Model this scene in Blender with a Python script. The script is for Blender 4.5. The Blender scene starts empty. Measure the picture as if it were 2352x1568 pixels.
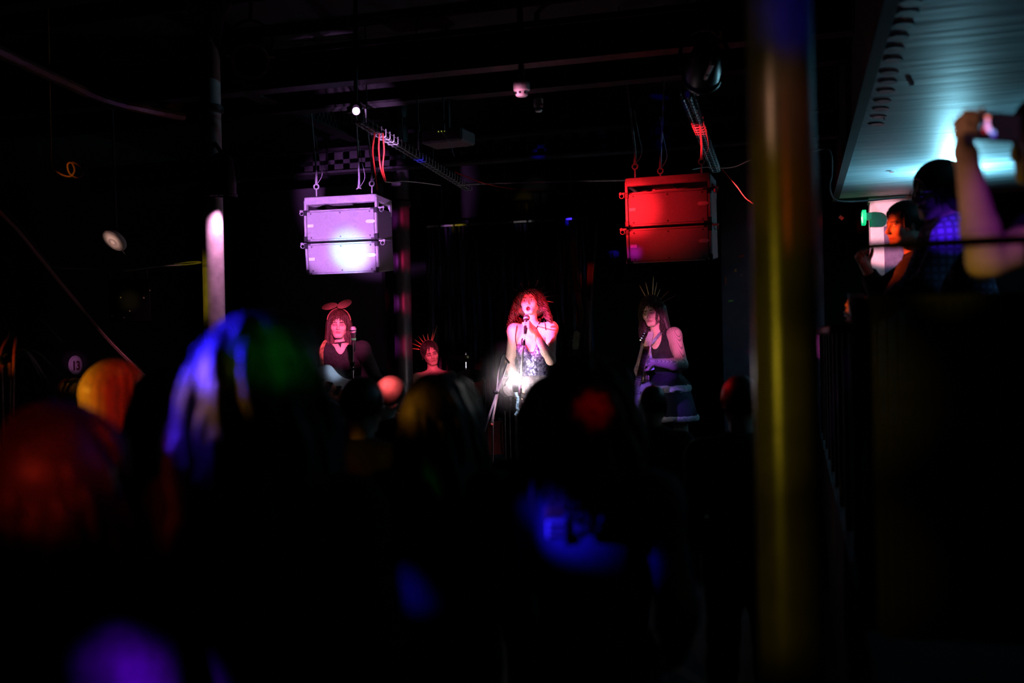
import bpy, math, random
import numpy as np
from mathutils import Vector, Matrix

random.seed(7)
RNG = np.random.default_rng(7)
SC = bpy.context.scene
COL = SC.collection

# ------------------------------------------------------------------ camera
FPX = 35.0 / 36.0 * 2352.0
CAM_Z = 1.70
YAW, PITCH, ROLL = math.radians(16.0), math.radians(0.0), math.radians(-1.2)
FOCUS = 8.3
cam_d = bpy.data.cameras.new('camera')
cam_d.lens = 35.0
cam_d.sensor_width = 36.0
cam_d.clip_start = 0.05
cam_d.clip_end = 60
cam_d.dof.use_dof = True
cam_d.dof.focus_distance = FOCUS
cam_d.dof.aperture_fstop = 1.15
cam = bpy.data.objects.new('camera', cam_d)
CAM_M = (Matrix.Translation((0, 0, CAM_Z)) @ Matrix.Rotation(YAW, 4, 'Z')
         @ Matrix.Rotation(math.pi / 2 + PITCH, 4, 'X') @ Matrix.Rotation(ROLL, 4, 'Z'))
cam.matrix_world = CAM_M
COL.objects.link(cam)
SC.camera = cam
CM = np.array(CAM_M)


def P(px, py, d):
    """photo pixel + distance along the view axis -> point in the room"""
    v = np.array([(px - 1176.0) / FPX * d, (784.0 - py) / FPX * d, -d, 1.0])
    return (CM @ v)[:3]


def PY(px, py, y):
    """photo pixel -> point where its ray meets the plane Y = y"""
    a = P(px, py, 1.0)
    o = CM[:3, 3]
    return o + (a - o) * ((y - o[1]) / (a[1] - o[1]))


def PX(px, py, x):
    a = P(px, py, 1.0)
    o = CM[:3, 3]
    return o + (a - o) * ((x - o[0]) / (a[0] - o[0]))


def PZ(px, py, z):
    a = P(px, py, 1.0)
    o = CM[:3, 3]
    return o + (a - o) * ((z - o[2]) / (a[2] - o[2]))


CR, CU, CF = CM[:3, 0].copy(), CM[:3, 1].copy(), -CM[:3, 2].copy()   # camera right, up, forward

# ------------------------------------------------------------------ world, exposure
w = bpy.data.worlds.new('world')
SC.world = w
w.use_nodes = True
w.node_tree.nodes['Background'].inputs[0].default_value = (0.02, 0.012, 0.02, 1)
w.node_tree.nodes['Background'].inputs[1].default_value = 0.02
SC.view_settings.view_transform = 'Standard'
SC.view_settings.look = 'None'
SC.view_settings.exposure = 0.25
SC.view_settings.gamma = 1.0
SC.view_settings.use_curve_mapping = False
try:
    SC.cycles.use_denoising = True
    SC.cycles.max_bounces = 4
    SC.cycles.diffuse_bounces = 1
    SC.cycles.glossy_bounces = 2
    SC.cycles.transparent_max_bounces = 8
    SC.cycles.volume_bounces = 0
    SC.cycles.use_adaptive_sampling = True
    SC.cycles.adaptive_threshold = 0.03
    SC.cycles.use_light_tree = True
    SC.cycles.sample_clamp_indirect = 3.0
except Exception:
    pass


def spot(name, loc, target, color, power, angle, blend=0.5, size=0.03):
    l = bpy.data.lights.new(name, 'SPOT')
    l.color = color
    l.energy = power
    l.spot_size = math.radians(angle)
    l.spot_blend = blend
    l.shadow_soft_size = size
    o = bpy.data.objects.new(name, l)
    loc, target = Vector(loc), Vector(target)
    o.location = loc
    o.rotation_euler = (target - loc).to_track_quat('-Z', 'Y').to_euler()
    COL.objects.link(o)
    return o


# stage and club light as unseen spots, added per target; few have a housing
RED, PINK, MAG, VIO = (1, 0.012, 0.02), (1, 0.25, 0.6), (1, 0.1, 0.75), (0.55, 0.2, 1)
BLUE, CYAN, AMB, YEL, GRN, WARM = (0.02, 0.01, 1), (0.35, 0.8, 1.0), (1, 0.42, 0.02), (1, 0.72, 0.03), (0.03, 1, 0.06), (1, 0.45, 0.2)
spot('key_singer', (-3.9, 4.8, 2.2), P(1240, 758, 8.3), (1, 0.13, 0.6), 4300, 8, 0.7)
spot('red_singer', (-0.9, 4.8, 2.7), P(1225, 735, 8.3), (1, 0.03, 0.07), 3000, 8, 0.7)
spot('wash_bass', (-2.0, 4.6, 2.6), P(785, 768, 8.5), (1, 0.12, 0.38), 1300, 9.5, 0.8)
spot('violet_chin', (-3.6, 6.2, 1.2), P(781, 768, 8.5), (0.4, 0.05, 1), 10, 6, 0.8)
spot('wash_drummer', (-1.7, 5.0, 3.0), P(990, 815, 10.4), (1, 0.07, 0.2), 1100, 5, 0.7)
spot('wash_guitar', (-0.3, 4.4, 2.2), P(1528, 775, 8.3), (1, 0.2, 0.6), 750, 7, 0.7)
spot('blue_guitar', (-0.8, 5.0, 2.0), P(1515, 843, 8.1), (0.3, 0.08, 1), 520, 5, 0.8)
spot('blue_skirt', (-2.2, 5.6, 1.9), P(1540, 925, 8.2), (0.35, 0.15, 1), 220, 6, 0.8)
spot('violet_left_stack', (-2.5, 4.4, 2.0), P(768, 535, 7.5), (0.72, 0.27, 1), 900, 17, 0.4)
spot('white_left_stack', (-2.6, 5.2, 1.7), P(797, 606, 7.5), (0.2, 0.85, 1), 700, 10, 1.0)
spot('red_right_stack', (-2.3, 5.9, 2.8), P(1455, 475, 7.2), RED, 120, 26, 1.0)
spot('red_right_stack_edge', (-1.9, 5.4, 2.7), P(1445, 480, 7.2), RED, 520, 14, 1.0)
spot('violet_right_stack', (-1.9, 5.4, 2.2), P(1450, 580, 7.2), (0.9, 0.02, 1), 70, 3, 0.9)
spot('cyan_gallery', P(2195, 445, 8.3), P(2195, 445, 8.3) + np.array([0, -0.1, 1.0]), (0.3, 0.78, 1), 70, 176, 0.2, 0.05)
spot('cyan_gallery_up', (2.7, 4.8, 1.0), (2.6, 4.9, 3.06), (0.25, 0.75, 1), 140, 76, 0.9, 0.2)
spot('cyan_gallery_up_far', (2.7, 6.9, 1.0), (2.5, 7.0, 3.06), (0.25, 0.75, 1), 150, 76, 0.9, 0.2)
for k, z in enumerate((1.15, 1.55, 1.95, 2.3)):
    spot('pillar_amber', (-2.2, -1.2, 1.5 + 0.1 * k), (-0.08, 2.38, z), YEL, (60, 110, 90, 40)[k], 7, 0.8, 0.03)
spot('pillar_pink', P(524, 447, 6.76), P(495, 700, 6.9), (1, 0.4, 0.75), 40, 76, 0.6)
spot('pillar_left_amber', (-6.6, 4.0, 2.2), P(480, 660, 6.9), YEL, 60, 9, 0.8)
spot('blond_amber', (-5.6, 0.6, 2.4), P(235, 930, 3.75), AMB, 420, 5, 0.8)
spot('blond_red', (-1.2, -0.8, 2.6), P(300, 920, 3.75), (1, 0.03, 0.01), 130, 5, 0.8)
spot('fair_amber', (-4.5, 1.0, 2.6), P(155, 875, 5.5), AMB, 40, 1.6, 0.8)
spot('curly_amber', (-4.2, 0.6, 2.8), P(385, 890, 3.4), (1, 0.5, 0.02), 60, 3, 0.9)
spot('bob_red', (-0.4, -2.2, 2.3), P(95, 1035, 1.75), (1, 0.03, 0.01), 160, 5, 0.9)
spot('bob_red_side', (-0.2, -2.0, 2.3), P(190, 1020, 1.75), (1, 0.03, 0.01), 60, 3, 0.9)
spot('bob_shoulder', (-1.2, -1.8, 2.6), P(300, 1140, 1.9), (1, 0.05, 0.02), 60, 4, 0.8)
spot('head_blue', (-4.4, 1.2, 2.9), P(485, 790, 1.85), BLUE, 3600, 3.4, 0.8)
spot('head_blue_low', (-4.2, 0.6, 3.4), P(420, 990, 1.85), (0.08, 0.02, 1), 1100, 2.2, 0.9)
spot('head_amber', (-4.4, 0.7, 3.2), P(442, 890, 1.82), (1, 0.42, 0.04), 420, 2.2, 0.9)
spot('head_green', (-0.6, -1.2, 2.9), P(665, 862, 1.95), GRN, 60, 2.6, 1.0)
spot('violet_sleeve', (-1.6, -1.6, 2.7), P(320, 1560, 1.75), (0.16, 0.0, 1), 2600, 2.4, 0.9)
spot('vest_blue', (-3.4, 0.6, 2.6), P(1268, 1200, 2.5), BLUE, 1300, 2.6, 0.9)
spot('back_blue', (-3.0, 0.2, 2.6), P(830, 1310, 2.7), BLUE, 700, 2.0, 0.9)
spot('flower_red', (0.4, -1.2, 2.6), P(1362, 944, 2.5), RED, 24, 1.6, 0.8)
spot('bald_red', (-2.5, 2.2, 3.3), P(888, 878, 5.2), (1, 0.14, 0.18), 1500, 2.2, 0.8)
spot('ash_amber', (-4.6, 1.0, 2.9), P(928, 930, 2.8), AMB, 130, 2, 0.9)
spot('rim_white', (0.3, 5.2, 3.0), P(1440, 885, 2.7), (0.7, 0.9, 0.8), 200, 3, 0.9)
spot('rim_ash', (-0.3, 5.6, 3.0), P(1095, 900, 2.9), (0.9, 0.85, 0.8), 60, 2, 0.9)
spot('column_pink', (-1.5, 7.0, 3.0), PY(2035, 535, 10.5), (1, 0.42, 0.55), 1200, 9.5, 0.3)
spot('gallery_red', (-2.9, 5.6, 3.0), P(2025, 565, 5.4), (1, 0.07, 0.01), 1300, 7, 0.7)
spot('gallery_cup', (-2.4, 4.4, 2.6), P(1960, 715, 4.8), (1, 0.14, 0.02), 160, 4, 0.8)
spot('gallery_violet', (-1.4, 0.5, 3.4), P(2185, 515, 4.5), (0.12, 0.02, 1), 2500, 3.2, 0.8)
spot('gallery_arm', (-1.6, 0.2, 2.6), P(2220, 370, 2.55), (1, 0.5, 0.3), 60, 7, 0.8)
spot('gallery_arm_violet', (0.9, -1.2, 3.0), P(2290, 500, 2.6), (0.5, 0.03, 1), 110, 4, 0.8)
spot('gallery_elbow', (-1.0, -0.6, 1.2), P(2255, 605, 2.6), YEL, 70, 3, 0.7)
spot('tray_violet', (-1.9, 6.0, 1.9), P(890, 325, 7.3), (0.8, 0.4, 1), 420, 14, 0.7)
spot('tray_red', (-1.2, 5.6, 1.8), P(1605, 300, 7.2), RED, 700, 7, 0.8)
spot('detector_pink', (-2.4, 4.6, 1.9), P(1198, 206, 6.5), (1, 0.3, 0.55), 520, 2, 0.7)
spot('disc_warm', (-5.0, 3.2, 1.9), P(262, 553, 7.6), (1, 0.55, 0.45), 300, 2.4, 0.7)
spot('bead_amber', (-3.0, 3.2, 1.9), P(298, 690, 7.0), (1, 0.7, 0.25), 160, 3, 0.8)
spot('palm_red', (-3.6, 2.0, 2.2), P(25, 820, 5.2), (1, 0.12, 0.02), 60, 4, 0.8)
spot('loop_amber', (-3.6, 3.0, 1.8), P(155, 390, 6.0), AMB, 60, 3, 0.8)
spot('sign_violet', (-4.6, 5.0, 2.2), PX(172, 830, -7.49), (0.8, 0.2, 0.7), 160, 3, 0.7)
spot('pillar_blue', (0.7, -0.9, 1.9), P(1815, 30, 2.3), BLUE, 160, 4, 0.8)
spot('pillar_red', (0.9, -1.4, 2.0), P(1815, 370, 2.3), (1, 0.12, 0.01), 60, 7, 0.8)
for yy in (500, 600, 700, 800):
    spot('middle_pillar', (-1.8, 5.6, 2.6), P(940, yy, 9.3), (0.9, 0.02, 0.16), 420, 4, 1.0)
    spot('middle_pillar_violet', (-4.3, 7.6, 2.4), P(914, yy, 9.3), (0.6, 0.06, 0.7), 70, 8, 1.0)
spot('rail_white', (-2.4, 7.6, 2.0), PY(1200, 507, 10.75), (1, 0.9, 0.95), 40, 4.5, 0.9)
spot('rail_yellow', (-4.2, 7.6, 2.2), PY(1050, 516, 10.75), YEL, 70, 3.5, 0.9)
spot('drape_red', (-1.0, 7.2, 3.0), PY(1354, 630, 10.4), (1, 0.06, 0.02), 160, 4, 0.9)
spot('backdrop_blue', (-2.6, 8.2, 3.3), PY(1405, 578, 12.5), (0.05, 0.02, 1), 1800, 1.6, 0.6)
spot('boom_pink', (-1.2, 5.6, 2.7), P(1136, 905, 7.9), (1, 0.6, 0.95), 260, 7, 0.9)
spot('bass_pale', (-2.6, 4.8, 2.8), P(768, 850, 8.3), (0.6, 0.75, 1), 260, 3, 0.8)
spot('guitar_strap', (-2.2, 5.2, 2.7), P(1497, 790, 8.2), (0.5, 0.5, 1), 120, 2.2, 0.9)
spot('neck_amber', (-2.0, 5.6, 2.8), P(1481, 792, 8.0), (1, 0.4, 0.05), 160, 1.0, 0.8)
spot('ceiling_blue', (-2.2, 6.0, 1.6), PZ(1385, 168, 4.09), BLUE, 500, 2.2, 0.9)
spot('ceiling_blue', (-2.2, 6.0, 1.6), PZ(1303, 222, 4.09), BLUE, 500, 2.2, 0.9)
spot('ceiling_blue', (-2.2, 6.0, 1.6), PZ(1512, 224, 4.09), BLUE, 500, 2.2, 0.9)
spot('ceiling_blue', (-2.2, 6.0, 1.6), PZ(945, 193, 4.09), BLUE, 500, 2.2, 0.9)
spot('rim_red', (-2.2, 4.9, 2.9), P(1658, 885, 4.1), RED, 200, 2.5, 0.9)


# ------------------------------------------------------------------ materials
MATS = {}


def mat(name, col, rough=0.6, metal=0.0, spec=0.5, var=0.15, scale=30.0, bump=0.0, stretch=(1, 1, 1), col2=None,
        emis=None, emis_s=0.0, coat=0.0, trans=0.0, alpha=1.0, sheen=0.0):
    if name in MATS:
        return MATS[name]
    m = bpy.data.materials.new(name)
    m.use_nodes = True
    nt = m.node_tree
    b = nt.nodes['Principled BSDF']
    b.inputs['Roughness'].default_value = rough
    b.inputs['Metallic'].default_value = metal
    b.inputs['Specular IOR Level'].default_value = spec
    b.inputs['Coat Weight'].default_value = coat
    b.inputs['Transmission Weight'].default_value = trans
    b.inputs['Alpha'].default_value = alpha
    b.inputs['Sheen Weight'].default_value = sheen
    tc = nt.nodes.new('ShaderNodeTexCoord')
    mp = nt.nodes.new('ShaderNodeMapping')
    mp.inputs['Scale'].default_value = stretch
    nt.links.new(tc.outputs['Object'], mp.inputs['Vector'])
    nz = nt.nodes.new('ShaderNodeTexNoise')
    nz.inputs['Scale'].default_value = scale
    nz.inputs['Detail'].default_value = 3.0
    nt.links.new(mp.outputs['Vector'], nz.inputs['Vector'])
    rp = nt.nodes.new('ShaderNodeValToRGB')
    c = np.array(col[:3])
    c2 = np.array(col2[:3]) if col2 is not None else np.clip(c * (1 + var), 0, 1)
    c1 = c if col2 is not None else c * (1 - var)
    rp.color_ramp.elements[0].position = 0.35
    rp.color_ramp.elements[0].color = (*c1, 1)
    rp.color_ramp.elements[1].position = 0.65
    rp.color_ramp.elements[1].color = (*c2, 1)
    nt.links.new(nz.outputs['Fac'], rp.inputs['Fac'])
    nt.links.new(rp.outputs['Color'], b.inputs['Base Color'])
    if emis is not None:
        b.inputs['Emission Color'].default_value = (*emis, 1)
        b.inputs['Emission Strength'].default_value = emis_s
    if bump > 0:
        bp = nt.nodes.new('ShaderNodeBump')
        bp.inputs['Strength'].default_value = bump
        bp.inputs['Distance'].default_value = 0.01
        nt.links.new(nz.outputs['Fac'], bp.inputs['Height'])
        nt.links.new(bp.outputs['Normal'], b.inputs['Normal'])
    MATS[name] = m
    return m


def mat_lines(name, c1, c2, scale, width=0.3, diag=True, rough=0.6):
    """two families of thin crossing lines (net, check) on a base colour"""
    m = bpy.data.materials.new(name)
    m.use_nodes = True
    nt = m.node_tree
    b = nt.nodes['Principled BSDF']
    b.inputs['Roughness'].default_value = rough
    tc = nt.nodes.new('ShaderNodeTexCoord')
    outs = []
    for rot in ((0.0, 0.6, 0.78), (0.5, -0.6, -0.78)) if diag else ((0, 0, 0), (0, math.pi / 2, 0)):
        mp = nt.nodes.new('ShaderNodeMapping')
        mp.inputs['Rotation'].default_value = rot
        nt.links.new(tc.outputs['Object'], mp.inputs['Vector'])
        wv = nt.nodes.new('ShaderNodeTexWave')
        wv.inputs['Scale'].default_value = scale
        nt.links.new(mp.outputs['Vector'], wv.inputs['Vector'])
        lt = nt.nodes.new('ShaderNodeMath')
        lt.operation = 'LESS_THAN'
        lt.inputs[1].default_value = width
        nt.links.new(wv.outputs['Fac'], lt.inputs[0])
        outs.append(lt)
    mx = nt.nodes.new('ShaderNodeMath')
    mx.operation = 'MAXIMUM'
    nt.links.new(outs[0].outputs[0], mx.inputs[0])
    nt.links.new(outs[1].outputs[0], mx.inputs[1])
    mi = nt.nodes.new('ShaderNodeMix')
    mi.data_type = 'RGBA'
    mi.inputs['A'].default_value = (*c1, 1)
    mi.inputs['B'].default_value = (*c2, 1)
    nt.links.new(mx.outputs[0], mi.inputs['Factor'])
    nt.links.new(mi.outputs['Result'], b.inputs['Base Color'])
    MATS[name] = m
    return m


# ------------------------------------------------------------------ objects
ORG = {}


def thing(name, label, cat, loc, group=None, kind=None):
    o = bpy.data.objects.new(name, None)
    o.empty_display_size = 0.1
    o.location = Vector(loc)
    COL.objects.link(o)
    ORG[o.name] = np.array(loc, float)
    tag(o, label, cat, group, kind)
    return o


def tag(o, label=None, cat=None, group=None, kind=None):
    if label:
        o['label'] = label
    if cat:
        o['category'] = cat
    if group:
        o['group'] = group
    if kind:
        o['kind'] = kind
    return o


def link(name, me, m, parent=None, loc=None):
    """link mesh data (already in local space) as an object"""
    o = bpy.data.objects.new(name, me)
    if m is not None and len(me.materials) == 0:
        for mm in (m if isinstance(m, (list, tuple)) else [m]):
            me.materials.append(mm)
    COL.objects.link(o)
    if parent is not None:
        o.parent = parent
    if loc is not None:
        o.location = Vector(loc)
    return o


def raw_mesh(name, V, faces, smooth=True):
    """V (n,3), faces: (m,4) array or list of lists"""
    me = bpy.data.meshes.new(name)
    if isinstance(faces, np.ndarray):
        n, k = faces.shape
        me.vertices.add(len(V))
        me.vertices.foreach_set('co', np.ascontiguousarray(V, np.float32).ravel())
        me.loops.add(n * k)
        me.loops.foreach_set('vertex_index', faces.astype(np.int32).ravel())
        me.polygons.add(n)
        me.polygons.foreach_set('loop_start', np.arange(0, n * k, k, dtype=np.int32))
        me.polygons.foreach_set('use_smooth', np.full(n, smooth))
        me.update(calc_edges=True)
    else:
        me.from_pydata([tuple(v) for v in V], [], faces)
        if smooth:
            me.polygons.foreach_set('use_smooth', np.full(len(me.polygons), True))
    return me


class MB:
    """collects simple solids in room coordinates and links them as one mesh"""

    def __init__(self):
        self.v, self.f = [], []

    def _add(self, V, F):
        n = len(self.v)
        self.v.extend([np.asarray(p, float) for p in V])
        self.f.extend([[i + n for i in f] for f in F])
        return self

    def box(self, c, size, R=None, bev=0.0):
        c = np.asarray(c, float)
        R = np.eye(3) if R is None else np.asarray(R)
        h = np.asarray(size, float) / 2
        if bev <= 0:
            V = [c + R @ (h * np.array([x, y, z])) for z in (-1, 1) for y in (-1, 1) for x in (-1, 1)]
            F = [[0, 2, 3, 1], [4, 5, 7, 6], [0, 1, 5, 4], [2, 6, 7, 3], [0, 4, 6, 2], [1, 3, 7, 5]]
            return self._add(V, F)
        # chamfered box: 24 vertices
        V, idx = [], {}
        b = min(bev, h.min() * 0.99)
        for z in (-1, 1):
            for y in (-1, 1):
                for x in (-1, 1):
                    for ax in range(3):
                        p = h - b
                        p[ax] = h[ax]
                        idx[(x, y, z, ax)] = len(V)
                        V.append(c + R @ (p * np.array([x, y, z])))
        F = []
        for ax in range(3):
            o1, o2 = [a for a in range(3) if a != ax]
            for s in (-1, 1):
                q = []
                for a, bb in ((-1, -1), (1, -1), (1, 1), (-1, 1)):
                    k = [0, 0, 0]
                    k[ax], k[o1], k[o2] = s, a, bb
                    q.append(idx[(*k, ax)])
                if (s > 0) != (ax != 1):
                    q = q[::-1]
                F.append(q)
            for a in (-1, 1):
                for bb in (-1, 1):
                    k0 = [0, 0, 0]
                    k1 = [0, 0, 0]
                    k0[o1], k0[o2], k0[ax] = a, bb, -1
                    k1[o1], k1[o2], k1[ax] = a, bb, 1
                    F.append([idx[(*k0, o1)], idx[(*k1, o1)], idx[(*k1, o2)], idx[(*k0, o2)]])
        for z in (-1, 1):
            for y in (-1, 1):
                for x in (-1, 1):
                    F.append([idx[(x, y, z, 0)], idx[(x, y, z, 1)], idx[(x, y, z, 2)]])
        return self._add(V, F)

    def cyl(self, a, b, r0, r1=None, n=16):
        r1 = r0 if r1 is None else r1
        return self.tube([a, b], [r0, r1], n)

    def tube(self, pts, r, n=8):
        pts = np.asarray(pts, float)
        m = len(pts)
        r = np.full(m, r, float) if np.isscalar(r) else np.asarray(r, float)
        T = np.gradient(pts, axis=0)
        T /= np.linalg.norm(T, axis=1)[:, None] + 1e-12
        ref = np.array([0, 0, 1.0]) if abs(T[0, 2]) < 0.9 else np.array([1.0, 0, 0])
        u = np.cross(T[0], ref)
        u /= np.linalg.norm(u)
        V = []
        for i in range(m):
            u = u - T[i] * (u @ T[i])
            u /= np.linalg.norm(u) + 1e-12
            w_ = np.cross(T[i], u)
            for k in range(n):
                a = 2 * math.pi * k / n
                V.append(pts[i] + r[i] * (math.cos(a) * u + math.sin(a) * w_))
        F = []
        for i in range(m - 1):
            for k in range(n):
                k2 = (k + 1) % n
                F.append([i * n + k, i * n + k2, (i + 1) * n + k2, (i + 1) * n + k])
        F.append(list(range(n))[::-1])
        F.append([(m - 1) * n + k for k in range(n)])
        return self._add(V, F)

    def lathe(self, c, prof, axis=(0, 0, 1), n=20):
        """prof: list of (radius, height along axis)"""
        c, ax = np.asarray(c, float), np.asarray(axis, float)
        ax = ax / np.linalg.norm(ax)
        ref = np.array([1.0, 0, 0]) if abs(ax[0]) < 0.9 else np.array([0, 1.0, 0])
        u = np.cross(ax, ref)
        u /= np.linalg.norm(u)
        w_ = np.cross(ax, u)
        V, F = [], []
        for r, h in prof:
            for k in range(n):
                a = 2 * math.pi * k / n
                V.append(c + ax * h + max(r, 1e-4) * (math.cos(a) * u + math.sin(a) * w_))
        for i in range(len(prof) - 1):
            for k in range(n):
                k2 = (k + 1) % n
                F.append([i * n + k, i * n + k2, (i + 1) * n + k2, (i + 1) * n + k])
        F.append(list(range(n))[::-1])
        F.append([(len(prof) - 1) * n + k for k in range(n)])
        return self._add(V, F)

    def sphere(self, c, r, n=14, R=None):
        r = np.full(3, r, float) if np.isscalar(r) else np.asarray(r, float)
        R = np.eye(3) if R is None else R
        V, F = [], []
        m = n // 2
        for i in range(1, m):
            t = math.pi * i / m
            for k in range(n):
                a = 2 * math.pi * k / n
                V.append(np.asarray(c) + R @ (r * np.array([math.sin(t) * math.cos(a), math.sin(t) * math.sin(a), math.cos(t)])))
        top, bot = len(V), len(V) + 1
        V.append(np.asarray(c) + R @ (r * np.array([0, 0, 1])))
        V.append(np.asarray(c) - R @ (r * np.array([0, 0, 1])))
        for i in range(m - 2):
            for k in range(n):
                k2 = (k + 1) % n
                F.append([i * n + k, (i + 1) * n + k, (i + 1) * n + k2, i * n + k2])
        for k in range(n):
            k2 = (k + 1) % n
            F.append([top, k, k2])
            F.append([bot, (m - 2) * n + k2, (m - 2) * n + k])
        return self._add(V, F)

    def prism(self, poly, c, R, th):
        """poly: 2-d outline in the plane (R[:,0], R[:,2]), thickness along R[:,1]"""
        c, R = np.asarray(c, float), np.asarray(R)
        n = len(poly)
        V = [c + R[:, 0] * p[0] + R[:, 2] * p[1] - R[:, 1] * th / 2 for p in poly]
        V += [c + R[:, 0] * p[0] + R[:, 2] * p[1] + R[:, 1] * th / 2 for p in poly]
        F = [list(range(n)), list(range(2 * n - 1, n - 1, -1))]
        for k in range(n):
            k2 = (k + 1) % n
            F.append([k2, k, n + k, n + k2])
        return self._add(V, F)

    def mesh(self, name, org, smooth=True):
        V = np.array(self.v) - np.asarray(org)
        me = raw_mesh(name, V, self.f, smooth)
        if smooth:
            try:
                me.set_sharp_from_angle(angle=math.radians(40))
            except Exception:
                pass
        return me

    def build(self, name, m, parent=None, smooth=True):
        if parent is not None:
            org = ORG[parent.name]
            o = link(name, self.mesh(name, org, smooth), m, parent)
            ORG[o.name] = org
            return o
        V = np.array(self.v)
        org = np.array([(V[:, 0].min() + V[:, 0].max()) / 2, (V[:, 1].min() + V[:, 1].max()) / 2, V[:, 2].min()])
        o = link(name, self.mesh(name, org, smooth), m, None, org)
        ORG[o.name] = org
        return o


def rot(ax, deg):
    return np.array(Matrix.Rotation(math.radians(deg), 3, ax))


def nrm(v):
    v = np.asarray(v, float)
    return v / (np.linalg.norm(v) + 1e-12)


def basis(fwd, up):
    """columns: right, forward, up"""
    f = nrm(fwd)
    r = nrm(np.cross(f, up))
    u = np.cross(r, f)
    return np.stack([r, f, u], axis=1)


def spline(pts, n=8):
    """Catmull-Rom through pts"""
    p = [np.asarray(q, float) for q in pts]
    p = [2 * p[0] - p[1]] + p + [2 * p[-1] - p[-2]]
    out = []
    for i in range(1, len(p) - 2):
        for k in range(n):
            t = k / n
            out.append(0.5 * ((2 * p[i]) + (-p[i - 1] + p[i + 1]) * t + (2 * p[i - 1] - 5 * p[i] + 4 * p[i + 1] - p[i + 2]) * t * t
                              + (-p[i - 1] + 3 * p[i] - 3 * p[i + 1] + p[i + 2]) * t ** 3))
    out.append(p[-2])
    return np.array(out)


def sag(a, b, drop, n=14):
    a, b = np.asarray(a, float), np.asarray(b, float)
    t = np.linspace(0, 1, n)[:, None]
    q = a + (b - a) * t
    q[:, 2] -= (4 * t * (1 - t))[:, 0] * drop
    return q


# ------------------------------------------------------------------ implicit bodies
class Sdf:
    def __init__(self):
        self.p = []

    def cap(self, a, b, ra, rb=None, k=0.02, sub=False):
        self.p.append(('c', np.asarray(a, float), np.asarray(b, float), ra, ra if rb is None else rb, k, sub))
        return self

    def ell(self, c, r, R=None, k=0.02, sub=False):
        r = np.full(3, r, float) if np.isscalar(r) else np.asarray(r, float)
        self.p.append(('e', np.asarray(c, float), r, np.eye(3) if R is None else np.asarray(R), None, k, sub))
        return self

    def half(self, c, n, k=0.004):
        """cut away everything on the +n side"""
        self.p.append(('h', np.asarray(c, float), nrm(n), None, None, k, True))
        return self

    def mesh(self, vox):
        lo, hi = np.full(3, 1e9), np.full(3, -1e9)
        bb = []
        for q in self.p:
            if q[0] == 'c':
                l = np.minimum(q[1] - q[3], q[2] - q[4])
                h = np.maximum(q[1] + q[3], q[2] + q[4])
                l2 = np.minimum(q[1], q[2]) - max(q[3], q[4])
                h2 = np.maximum(q[1], q[2]) + max(q[3], q[4])
                l, h = np.minimum(l, l2), np.maximum(h, h2)
            elif q[0] == 'e':
                e = np.sqrt(((q[3] * q[2]) ** 2).sum(axis=1))
                l, h = q[1] - e, q[1] + e
            else:
                l, h = None, None
            bb.append((l, h))
            if l is not None and not q[6]:
                lo, hi = np.minimum(lo, l), np.maximum(hi, h)
        lo -= 3 * vox
        hi += 3 * vox
        dim = np.ceil((hi - lo) / vox).astype(int) + 1
        F = np.full(dim, 0.08, np.float32)
        ax = [lo[i] + vox * np.arange(dim[i]) for i in range(3)]
        for q, (l, h) in zip(self.p, bb):
            mar = q[5] + 3 * vox + 0.01
            if l is None:
                s = tuple(slice(0, dim[i]) for i in range(3))
            else:
                i0 = np.clip(np.floor((l - mar - lo) / vox).astype(int), 0, dim)
                i1 = np.clip(np.ceil((h + mar - lo) / vox).astype(int) + 1, 0, dim)
                s = tuple(slice(i0[i], i1[i]) for i in range(3))
                if any(i1[i] <= i0[i] for i in range(3)):
                    continue
            X = [ax[0][s[0]][:, None, None], ax[1][s[1]][None, :, None], ax[2][s[2]][None, None, :]]
            if q[0] == 'c':
                a, b, ra, rb = q[1:5]
                d = b - a
                L2 = d @ d + 1e-12
                t = np.clip(((X[0] - a[0]) * d[0] + (X[1] - a[1]) * d[1] + (X[2] - a[2]) * d[2]) / L2, 0, 1)
                D = np.sqrt((X[0] - a[0] - t * d[0]) ** 2 + (X[1] - a[1] - t * d[1]) ** 2 + (X[2] - a[2] - t * d[2]) ** 2) - (ra + (rb - ra) * t)
            elif q[0] == 'e':
                c, r, R = q[1:4]
                k0 = k1 = 0
                for j in range(3):
                    y = (X[0] - c[0]) * R[0, j] + (X[1] - c[1]) * R[1, j] + (X[2] - c[2]) * R[2, j]
                    k0 = k0 + (y / r[j]) ** 2
                    k1 = k1 + (y / r[j] ** 2) ** 2
                k0, k1 = np.sqrt(k0), np.sqrt(k1) + 1e-9
                D = k0 * (k0 - 1) / k1
            else:
                c, n_ = q[1:3]
                D = -((X[0] - c[0]) * n_[0] + (X[1] - c[1]) * n_[1] + (X[2] - c[2]) * n_[2])
            G = F[s]
            k = max(q[5], 1e-4)
            if not q[6]:
                hh = np.maximum(k - np.abs(G - D), 0) / k
                F[s] = np.minimum(G, D) - hh * hh * k * 0.25
            else:
                D = -D
                hh = np.maximum(k - np.abs(G - D), 0) / k
                F[s] = np.maximum(G, D) + hh * hh * k * 0.25
        return surface_nets(F, lo, vox)


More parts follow.
